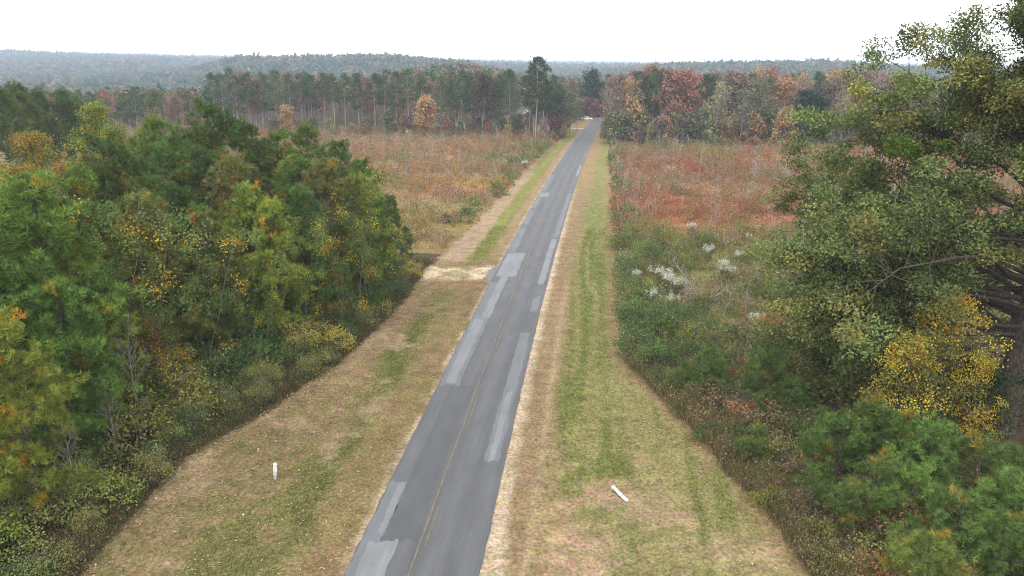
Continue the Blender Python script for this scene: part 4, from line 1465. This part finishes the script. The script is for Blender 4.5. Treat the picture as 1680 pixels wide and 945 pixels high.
# dead wood and saplings in the clearings
for px, py, sz, rz, lab in ((1128, 500, 1.5, .6, 'largest tangle of grey dead branches right of the road'), (1105, 505, 1.0, 2.2, 'forked grey dead branch below the white bushes'), (1150, 478, 1.2, 3.6, 'thin dead branches fanned out behind the tangle'), (1215, 450, 1.0, 1.5, 'grey dead brush beside the white-plumed bushes mid clearing')):
    p = gp(px, py, .7)
    e = plant('dead_branch', 'branch', BARE_DEAD, None, p[0], p[1], sz, group='dead branches in the right clearing', label=lab, wtint=(.85, .8, .78))
    e.rotation_euler = (1.05, .15, rz)
p = gp(1177, 538, 0)
plant('dead_branch', 'branch', BARE[2], None, p[0], p[1], .75, group='dead branches in the right clearing', label='pale curved dead stick right of the branch tangle', tilt=.25)
for px, py0, py1, m in ((1145, 232, 300, 0), (1240, 252, 302, 1), (1232, 262, 305, 0), (1252, 258, 296, 2), (1012, 240, 290, 0), (1018, 252, 300, 2), (1006, 262, 300, 1), (1110, 240, 276, 2), (1285, 258, 290, 0), (1200, 262, 290, 2), (1320, 262, 292, 1), (1028, 262, 306, 2), (1175, 430, 478, 0), (1222, 455, 540, 1), (700, 250, 276, 2), (760, 262, 290, 2)):
    b = gp(px, py1, 0)
    t = at_y(px, py0, b[1])
    plant('bare_sapling', 'sapling', BARE[m], None, b[0], b[1], max(.3, t[2] / (6, 7, 5)[m]), desc='pale leafless sapling', zone='in the red right clearing' if px > 1000 else 'in the left clearing', group='bare saplings in the clearings')
# shrubs along the verges farther up the road
for q in range(26):
    y = 100 + q * 5.6 + rng.uniform(-2, 2)
    x = rc(y) + edge_l(y) - rng.uniform(.8, 4)
    shrub(x, y, rng.uniform(.6, 1.2), pick(['green', 'olive', 'yellow-green', 'olive', 'brown']), 'along left verge before the driveway' if y < 140 else ('along left verge mid way up the road' if y < 190 else 'along left verge by the white house'), 'shrubs along the left verge', SHRUB_FAR)
for q in range(26):
    y = 68 + q * 6.2 + rng.uniform(-2, 2)
    x = rc(y) + edge_r(y) + rng.uniform(.8, 3)
    shrub(x, y, rng.uniform(.6, 1.2), pick(['green', 'olive', 'olive', 'brown', 'green']), 'along right verge beside the red brush' if y < 140 else 'along right verge near the far trees', 'shrubs along the right verge', SHRUB_FAR)


rng = np.random.default_rng(11)
# ------------------------------------------------------------------ the oak
def build_oak():
    wood, dead, P, C = [], [], [], []
    Ht = 25.5
    hs = np.linspace(0, Ht, 12)
    lean = np.c_[-.012 * hs ** 1.25, .01 * hs]
    wob = np.cumsum(rng.normal(size=(12, 2)) * .13, 0) + lean
    wob -= wob[0]
    rad = np.interp(hs, [0, 1, 6, 12, 20, 26], [.95, .7, .52, .34, .14, .03])
    wood.append(tube(np.c_[wob, hs], rad, 12))
    # a second leader
    l2, _ = ctrl([wob[2, 0], wob[2, 1], 5.2], [.35, .1, 1], 17, .07, 8, .05)
    wood.append(tube(l2, np.linspace(.36, .03, 9), 9))
    l3, _ = ctrl([wob[3, 0], wob[3, 1], 7.5], [-.27, -.1, 1], 15.5, .07, 8, .05)
    wood.append(tube(l3, np.linspace(.3, .03, 9), 8))
    leaders = [(np.c_[wob, hs], 1.0), (l2, .8), (l3, .75)]
    zs = [3.5, 5, 7, 9, 12, 15, 18, 21, 23.5, 26]
    rs = [11.0, 13.5, 15.6, 16.8, 15.6, 12.4, 9.8, 8.2, 6.4, 2.6]
    nl = 86
    for b in range(nl + 12):
        t = (b + rng.uniform(0, 1)) / nl
        if b >= nl:
            t = rng.uniform(.08, .36)
        z = 3.8 + 20.6 * t
        L_, w_ = leaders[0] if z < 8 else leaders[int(rng.integers(3))]
        z = min(z, L_[-1, 2] - .3)
        x0 = np.array([np.interp(z, L_[:, 2], L_[:, 0]), np.interp(z, L_[:, 2], L_[:, 1]), z])
        R = np.interp(z, zs, rs) * rng.uniform(.62, 1.04)
        a = b * 2.399 + rng.uniform(-.35, .35)
        if b >= nl:
            a = PI + rng.uniform(-.75, .45)
        if z < 8.5 and math.sin(a) < -.1 and math.cos(a) > -.75:
            continue
        if z < 9 and math.sin(a) < -.55:
            continue
        el = math.radians(rng.uniform(2, 20) + 42 * t ** 1.5)
        d = np.array([math.cos(a) * math.cos(el), math.sin(a) * math.cos(el), math.sin(el)])
        pts, _ = ctrl(x0, d, R, .15, 8, -.02 if t < .5 else .01)
        wood.append(tube(pts, np.linspace(.035 + .0105 * R * (1.15 - t), .014, 9), 6))
        if b in (9, 17, 27, 33):
            for e in range(6):
                q = pts[rng.integers(4, 9)]
                p2, _ = ctrl(q, d + rng.normal(size=3) * .5, R * .35, .14, 4)
                dead.append(tube(p2, np.linspace(.045, .006, 5), 4))
        nsub = int(5 + R * .75)
        sparse = z > 19
        for s_ in range(nsub):
            s = rng.uniform(.22, 1.0) ** .8
            if z < 10:
                s = .5 + .5 * s
            q = np.array([np.interp(s, np.linspace(0, 1, 9), pts[:, k]) for k in range(3)])
            d2 = unit(d * .5 + rng.normal(size=3) * [.75, .75, .5] + np.array([0, 0, .16 + (.3 if sparse else 0)]))
            l2_ = (1.1 + R * .16) * rng.uniform(.6, 1.2)
            p2, _ = ctrl(q, d2, l2_, .16, 4, .02)
            wood.append(tube(p2, np.linspace(.03, .008, 5), 4))
            tone = rng.uniform(.62, 1.35)
            warm = rng.uniform() < .22
            for tw in range(3):
                q2 = p2[(4, 3, 2)[tw]]
                d3 = unit(d2 + rng.normal(size=3) * [.8, .8, .35])
                p3, _ = ctrl(q2, d3, l2_ * .45, .15, 2)
                wood.append(tube(p3, [.012, .008, .004], 3))
                n = int((100 if sparse else 145) * rng.uniform(.4, 1.5))
                rr = rvec(n) * rng.uniform(0, 1, (n, 1)) ** .45
                pp = p3[1] + rr * np.array([.9, .9, .5]) * rng.uniform(.7, 1.25)
                pp[:, 2] -= .16 * ((pp[:, 0] - p3[1, 0]) ** 2 + (pp[:, 1] - p3[1, 1]) ** 2)
                P.append(pp)
                base = np.array([.114, .146, .047]) if not warm else np.array([.18, .175, .05])
                C.append(cvar(n, base * tone * rng.uniform(.8, 1.2), .25, .1))
    P, C = np.concatenate(P), np.concatenate(C)
    lf = kites(P, .2 * rng.uniform(.6, 1.35, len(P)), .055, C, 1.0)
    return mk_mesh('oak_wood', wood, M_bark, True), mk_mesh('oak_leaves', [lf], M_leaf), [mk_mesh('dead_limb', [q], M_pale, True) for q in dead]


ow, ol, od = build_oak()
OX, OY = 30.2, 41.0
e = plant('oak_tree', 'tree', ow, ol, OX, OY, 1, label='huge spreading oak with dull green leaves on the right', rotz=0.0, wtint=(.62, .6, .58))
for q in od:
    obj('dead_branch', q, e, tint=(.9, .86, .82))
for px, py, Y, s in ((1470, 240, 37, 1.0), (1500, 250, 39, .7), (1345, 398, 37, .75), (1505, 435, 36, .8), (1548, 240, 40, .6)):
    p = at_y(px, py, Y)
    m = 700
    q = rvec(m) * rng.uniform(.3, 1, (m, 1)) ** .5 * .62 * s
    me = mk_mesh('mistletoe', [kites(q, .13, .05, cvar(m, (.075, .12, .018), .25), .4)], M_leaf)
    o = obj('mistletoe_clump', me, loc=tuple(p))
    tag(o, None, 'mistletoe', 'mistletoe clumps in the oak')
    REG.append((o, 'round bright green mistletoe clump', 'hanging in the oak crown'))

rng = np.random.default_rng(109)
# ------------------------------------------------------------------ made things
M_white = mat_noise('weathered_white_plastic', (.34, .35, .33), (.70, .70, .68), 6, (1, 1, .35), rough=.5, bump=.05, detail=6, lo=.3, hi=.55)
M_grey = mat_noise('grey_metal', (.16, .16, .16), (.26, .26, .26), 10, bump=.1)


def lathe(prof, n=18, col=(1, 1, 1)):
    a = np.arange(n) / n * 2 * PI
    V = np.concatenate([np.c_[r * np.cos(a), r * np.sin(a), np.full(n, z)] for r, z in prof])
    m = len(prof)
    i, j = np.meshgrid(np.arange(m - 1), np.arange(n), indexing='ij')
    i, j = i.ravel(), j.ravel()
    return V, np.stack([i * n + j, i * n + (j + 1) % n, (i + 1) * n + (j + 1) % n, (i + 1) * n + j], 1), np.tile(col, (len(V), 1))


def marker_post(x, y, rot, lift, label):
    e = bpy.data.objects.new('marker_post', None)
    COL.objects.link(e)
    e.location = (x, y, float(hz(x, y)) + lift)
    e.rotation_euler = rot
    tag(e, label, 'post', 'white marker posts')
    obj('post', mk_mesh('post_tube', [lathe([(.0, -.15), (.092, -.15), (.092, .86), (.0, .86)])], M_white, False), e)
    obj('cap', mk_mesh('post_cap', [lathe([(.105, .80), (.108, .815), (.108, .89), (.095, .93), (.045, .935), (.04, .92), (0, .918)])], M_white, False), e)
    b = [lathe([(.096, .2), (.098, .205), (.098, .235), (.096, .24)])]
    obj('band', mk_mesh('post_band', b, M_grey), e)
    bolt = [tube([[0, -.09, z], [0, -.112, z]], [.022, .02], 8) for z in (.2, .48)]
    for q in bolt:
        obj('bolt', mk_mesh('post_bolt', [q], M_grey), e)
    return e


p = gp(451, 781)
marker_post(p[0], p[1], (.0, .07, .1), 0, 'short white round marker post standing on the left verge')
a, b = gp(1005, 797), gp(1026, 816)
ang = math.atan2(a[1] - b[1], a[0] - b[0])
ee = marker_post(b[0], b[1], (0, PI / 2 - .03, ang), .10, 'white marker post lying fallen on right verge grass')
ee.scale = (1.05, 1.05, 1.25)

# utility pole
M_wood = mat_noise('weathered_pole_wood', (.10, .105, .085), (.22, .22, .18), 4, (4, 4, .4), bump=.3)
b = gp(669, 308)
t = at_y(671, 217, b[1])
e = bpy.data.objects.new('utility_pole', None)
COL.objects.link(e)
e.location = (b[0], b[1], float(hz(b[0], b[1])))
tag(e, 'slim weathered wooden utility pole standing alone in left clearing', 'pole')
Hp = t[2] - e.location.z
obj('pole', mk_mesh('pole_shaft', [tube([[0, 0, -.3], [.05, 0, Hp * .5], [.16, 0, Hp]], [.17, .145, .115], 10)], M_wood, True), e)
obj('insulator', mk_mesh('pole_insulator', [lathe([(0, 0), (.05, 0), (.04, .1), (.07, .13), (.08, .2), (.04, .24), (.06, .28), (.06, .36), (0, .4)], 12)], M_white), e, loc=(.16, 0, Hp))
obj('crossarm', mk_mesh('pole_arm', [box((.14, -.14, Hp * .69), (.5, .1, .12))], M_wood), e)
b2 = gp(631, 236)
e = bpy.data.objects.new('utility_pole', None)
COL.objects.link(e)
e.location = (b2[0], b2[1], float(hz(b2[0], b2[1])))
tag(e, 'shorter grey pole at back edge of left clearing', 'pole')
obj('pole', mk_mesh('pole_shaft', [tube([[0, 0, -.3], [0, 0, 3], [.05, 0, 6.2]], [.15, .13, .1], 8)], M_wood, True), e)
obj('insulator', mk_mesh('pole_insulator', [lathe([(0, 0), (.05, 0), (.05, .1), (.12, .13), (.12, .2), (0, .26)], 12)], M_white), e, loc=(.05, 0, 6.2))

# white house
M_siding = mat_noise('white_siding', (.62, .63, .62), (.78, .78, .76), 3, (.2, .2, 6), rough=.6, bump=.1)
M_roof = mat_noise('grey_shingle', (.11, .11, .12), (.2, .2, .21), 6, (1, 1, 2), bump=.3)
M_glass = mat_noise('window_glass', (.02, .025, .03), (.05, .055, .06), 2, rough=.08, bump=0, spec=.6)
M_trim = mat_noise('white_trim', (.68, .68, .67), (.8, .8, .79), 4, rough=.5, bump=0)
M_brick = mat_noise('red_brick', (.2, .09, .06), (.3, .15, .1), 8, (1, 1, 3), bump=.3)
hb = gp(859, 204)
e = bpy.data.objects.new('house', None)
COL.objects.link(e)
e.location = (hb[0], hb[1] + 4, float(hz(hb[0], hb[1] + 4)))
e.rotation_euler = (0, 0, .25)
e.scale = (.74, .74, .74)
tag(e, 'white two-storey gabled house glimpsed behind the tallest pines', 'house')


def gable(w_, d_, h, rise, c):
    x0, y0 = c
    v = np.array([[-w_, -d_, 0], [w_, -d_, 0], [w_, d_, 0], [-w_, d_, 0], [-w_, -d_, h], [w_, -d_, h], [w_, d_, h], [-w_, d_, h], [0, -d_, h + rise], [0, d_, h + rise]], float) + [x0, y0, 0]
    q = np.array([[0, 1, 5, 4], [1, 2, 6, 5], [2, 3, 7, 6], [3, 0, 4, 7]])
    t3 = np.array([[4, 5, 8], [6, 7, 9]])
    return [(v, q, None), (v.copy(), t3, None)]


def gable_roof(w_, d_, h, rise, c, o=.4, th=.16):
    out_ = []
    for s in (-1, 1):
        k = rise / w_
        a = np.array([s * (w_ + o), -d_ - o, h - o * k + .02])
        r_ = np.array([0, -d_ - o, h + rise + .02])
        v = np.array([a, r_, r_ + [0, 2 * d_ + 2 * o, 0], a + [0, 2 * d_ + 2 * o, 0]])
        v = np.concatenate([v, v + [0, 0, th]]) + [c[0], c[1], 0]
        out_.append((v, np.array([[0, 1, 2, 3], [7, 6, 5, 4], [0, 4, 5, 1], [1, 5, 6, 2], [2, 6, 7, 3], [3, 7, 4, 0]]), None))
    return out_


obj('wall', mk_mesh('house_walls', gable(4.2, 5.5, 5.4, 2.9, (0, 0)), M_siding), e)
obj('wing_wall', mk_mesh('wing_walls', gable(3.0, 4.0, 3.2, 2.0, (-6.0, -.5)), M_siding), e)
rf = obj('roof', mk_mesh('house_roof', gable_roof(4.2, 5.5, 5.4, 2.9, (0, 0)), M_roof), e)
obj('wing_roof', mk_mesh('wing_roof', gable_roof(3.0, 4.0, 3.2, 2.0, (-6.0, -.5)), M_roof), e)
obj('chimney', mk_mesh('chimney', [box((2.2, 1.5, 8), (.9, .9, 2.6)), box((2.2, 1.5, 9.34), (1.05, 1.05, .14))], M_brick), rf)
for wx, wz, yy_ in ((-2.2, 1.7, -5.5), (2.2, 1.7, -5.5), (-2.2, 4.2, -5.5), (0, 4.3, -5.5), (2.2, 4.2, -5.5), (-6.9, 1.7, -4.5), (-5.1, 1.7, -4.5)):
    wdw = obj('window', mk_mesh('window_glass', [box((0, 0, 0), (.9, .06, 1.4))], M_glass), e, loc=(wx, yy_ - .04, wz))
    fr = [box((s * .5, -.03, 0), (.1, .1, 1.6)) for s in (-1, 1)] + [box((0, -.03, s * .75), (.9, .1, .1)) for s in (-1, 1)] + [box((0, -.03, 0), (.9, .08, .05))]
    obj('frame', mk_mesh('window_frame', fr, M_trim), wdw)
dr = obj('door', mk_mesh('house_door', [box((0, 0, 1.05), (1.0, .08, 2.1))], M_brick), e, loc=(0, -5.55, 0))
obj('frame', mk_mesh('door_frame', [box((s * .56, -.02, 1.1), (.12, .14, 2.2)) for s in (-1, 1)] + [box((0, -.02, 2.26), (1.24, .14, .12))], M_trim), dr)

# cars
M_tyre = mat_noise('tyre_rubber', (.015, .015, .015), (.03, .03, .03), 20, bump=0)
M_lamp = mat_noise('lamp_glass', (.6, .6, .58), (.75, .75, .72), 3, rough=.2, bump=0)


def car(x, y, rz, paint, label):
    e = bpy.data.objects.new('parked_car', None)
    COL.objects.link(e)
    e.location = (x, y, float(hz(x, y)) + .02)
    e.rotation_euler = (0, 0, rz)
    tag(e, label, 'car')
    mp_ = mat_noise('car_paint', tuple(np.array(paint) * .92), paint, 2, rough=.3, bump=0, spec=.5)
    prof = [(-2.2, .35), (-2.25, .75), (-2.0, .95), (-1.5, 1.0), (-1.0, 1.45), (.6, 1.5), (1.35, 1.02), (2.1, .9), (2.25, .6), (2.2, .35)]
    n = len(prof)
    V = np.array([(px_, s * (.85 if 1 < pz < 1.6 and abs(px_) < 1.2 else .92) * (.82 if pz > 1.3 else 1), pz) for s in (-1, 1) for px_, pz in prof])
    side = [np.arange(n)[None, :], (np.arange(n)[::-1] + n)[None, :]]
    q = np.array([[k, k + n, (k + 1) % n + n, (k + 1) % n] for k in range(n)])
    obj('body', mk_mesh('car_body', [(V, q, None), (V.copy(), side[0], None), (V.copy(), side[1], None)], mp_), e)
    for s in (-1, 1):
        v = np.array([(-1.2, s * .875, 1.04), (1.0, s * .875, 1.04), (.5, s * .775, 1.42), (-.9, s * .775, 1.42)])
        v = np.concatenate([v, v * [1, 1.015, 1]])
        obj('side_window', mk_mesh('car_glass', [(v, np.array([[0, 1, 2, 3], [7, 6, 5, 4], [0, 4, 5, 1], [1, 5, 6, 2], [2, 6, 7, 3], [3, 7, 4, 0]]), None)], M_glass), e)
        obj('headlight', mk_mesh('car_lamp', [box((2.2, s * .68, .74), (.1, .34, .16))], M_lamp), e)
        for wx in (-1.35, 1.4):
            wv = lathe([(0, -.1), (.33, -.1), (.33, .1), (0, .1)], 16)
            V2 = wv[0][:, [0, 2, 1]]
            wh = obj('wheel', mk_mesh('car_tyre', [(V2, wv[1], None)], M_tyre), e, loc=(wx, s * .86, .33))
            rv = lathe([(0, -.02), (.2, -.02), (.2, .02), (0, .02)], 12)
            obj('rim', mk_mesh('car_rim', [(rv[0][:, [0, 2, 1]], rv[1], None)], M_grey), wh, loc=(0, s * .1, 0))
    v = np.array([(.66, -.7, 1.47), (.66, .7, 1.47), (1.33, .82, 1.06), (1.33, -.82, 1.06)])
    v = np.concatenate([v, v + [.03, 0, .03]])
    obj('windscreen', mk_mesh('car_windscreen', [(v, np.array([[0, 1, 2, 3], [7, 6, 5, 4], [0, 4, 5, 1], [1, 5, 6, 2], [2, 6, 7, 3], [3, 7, 4, 0]]), None)], M_glass), e)


pc = gp(966, 197)
car(float(rc(pc[1])) - 5.6, pc[1], -.35, (.72, .71, .68), 'white car parked beside the far end of the road')
pc = gp(661, 216)
car(pc[0], pc[1], .2, (.02, .02, .022), 'dark car parked under trees behind the utility pole')

finish_labels()
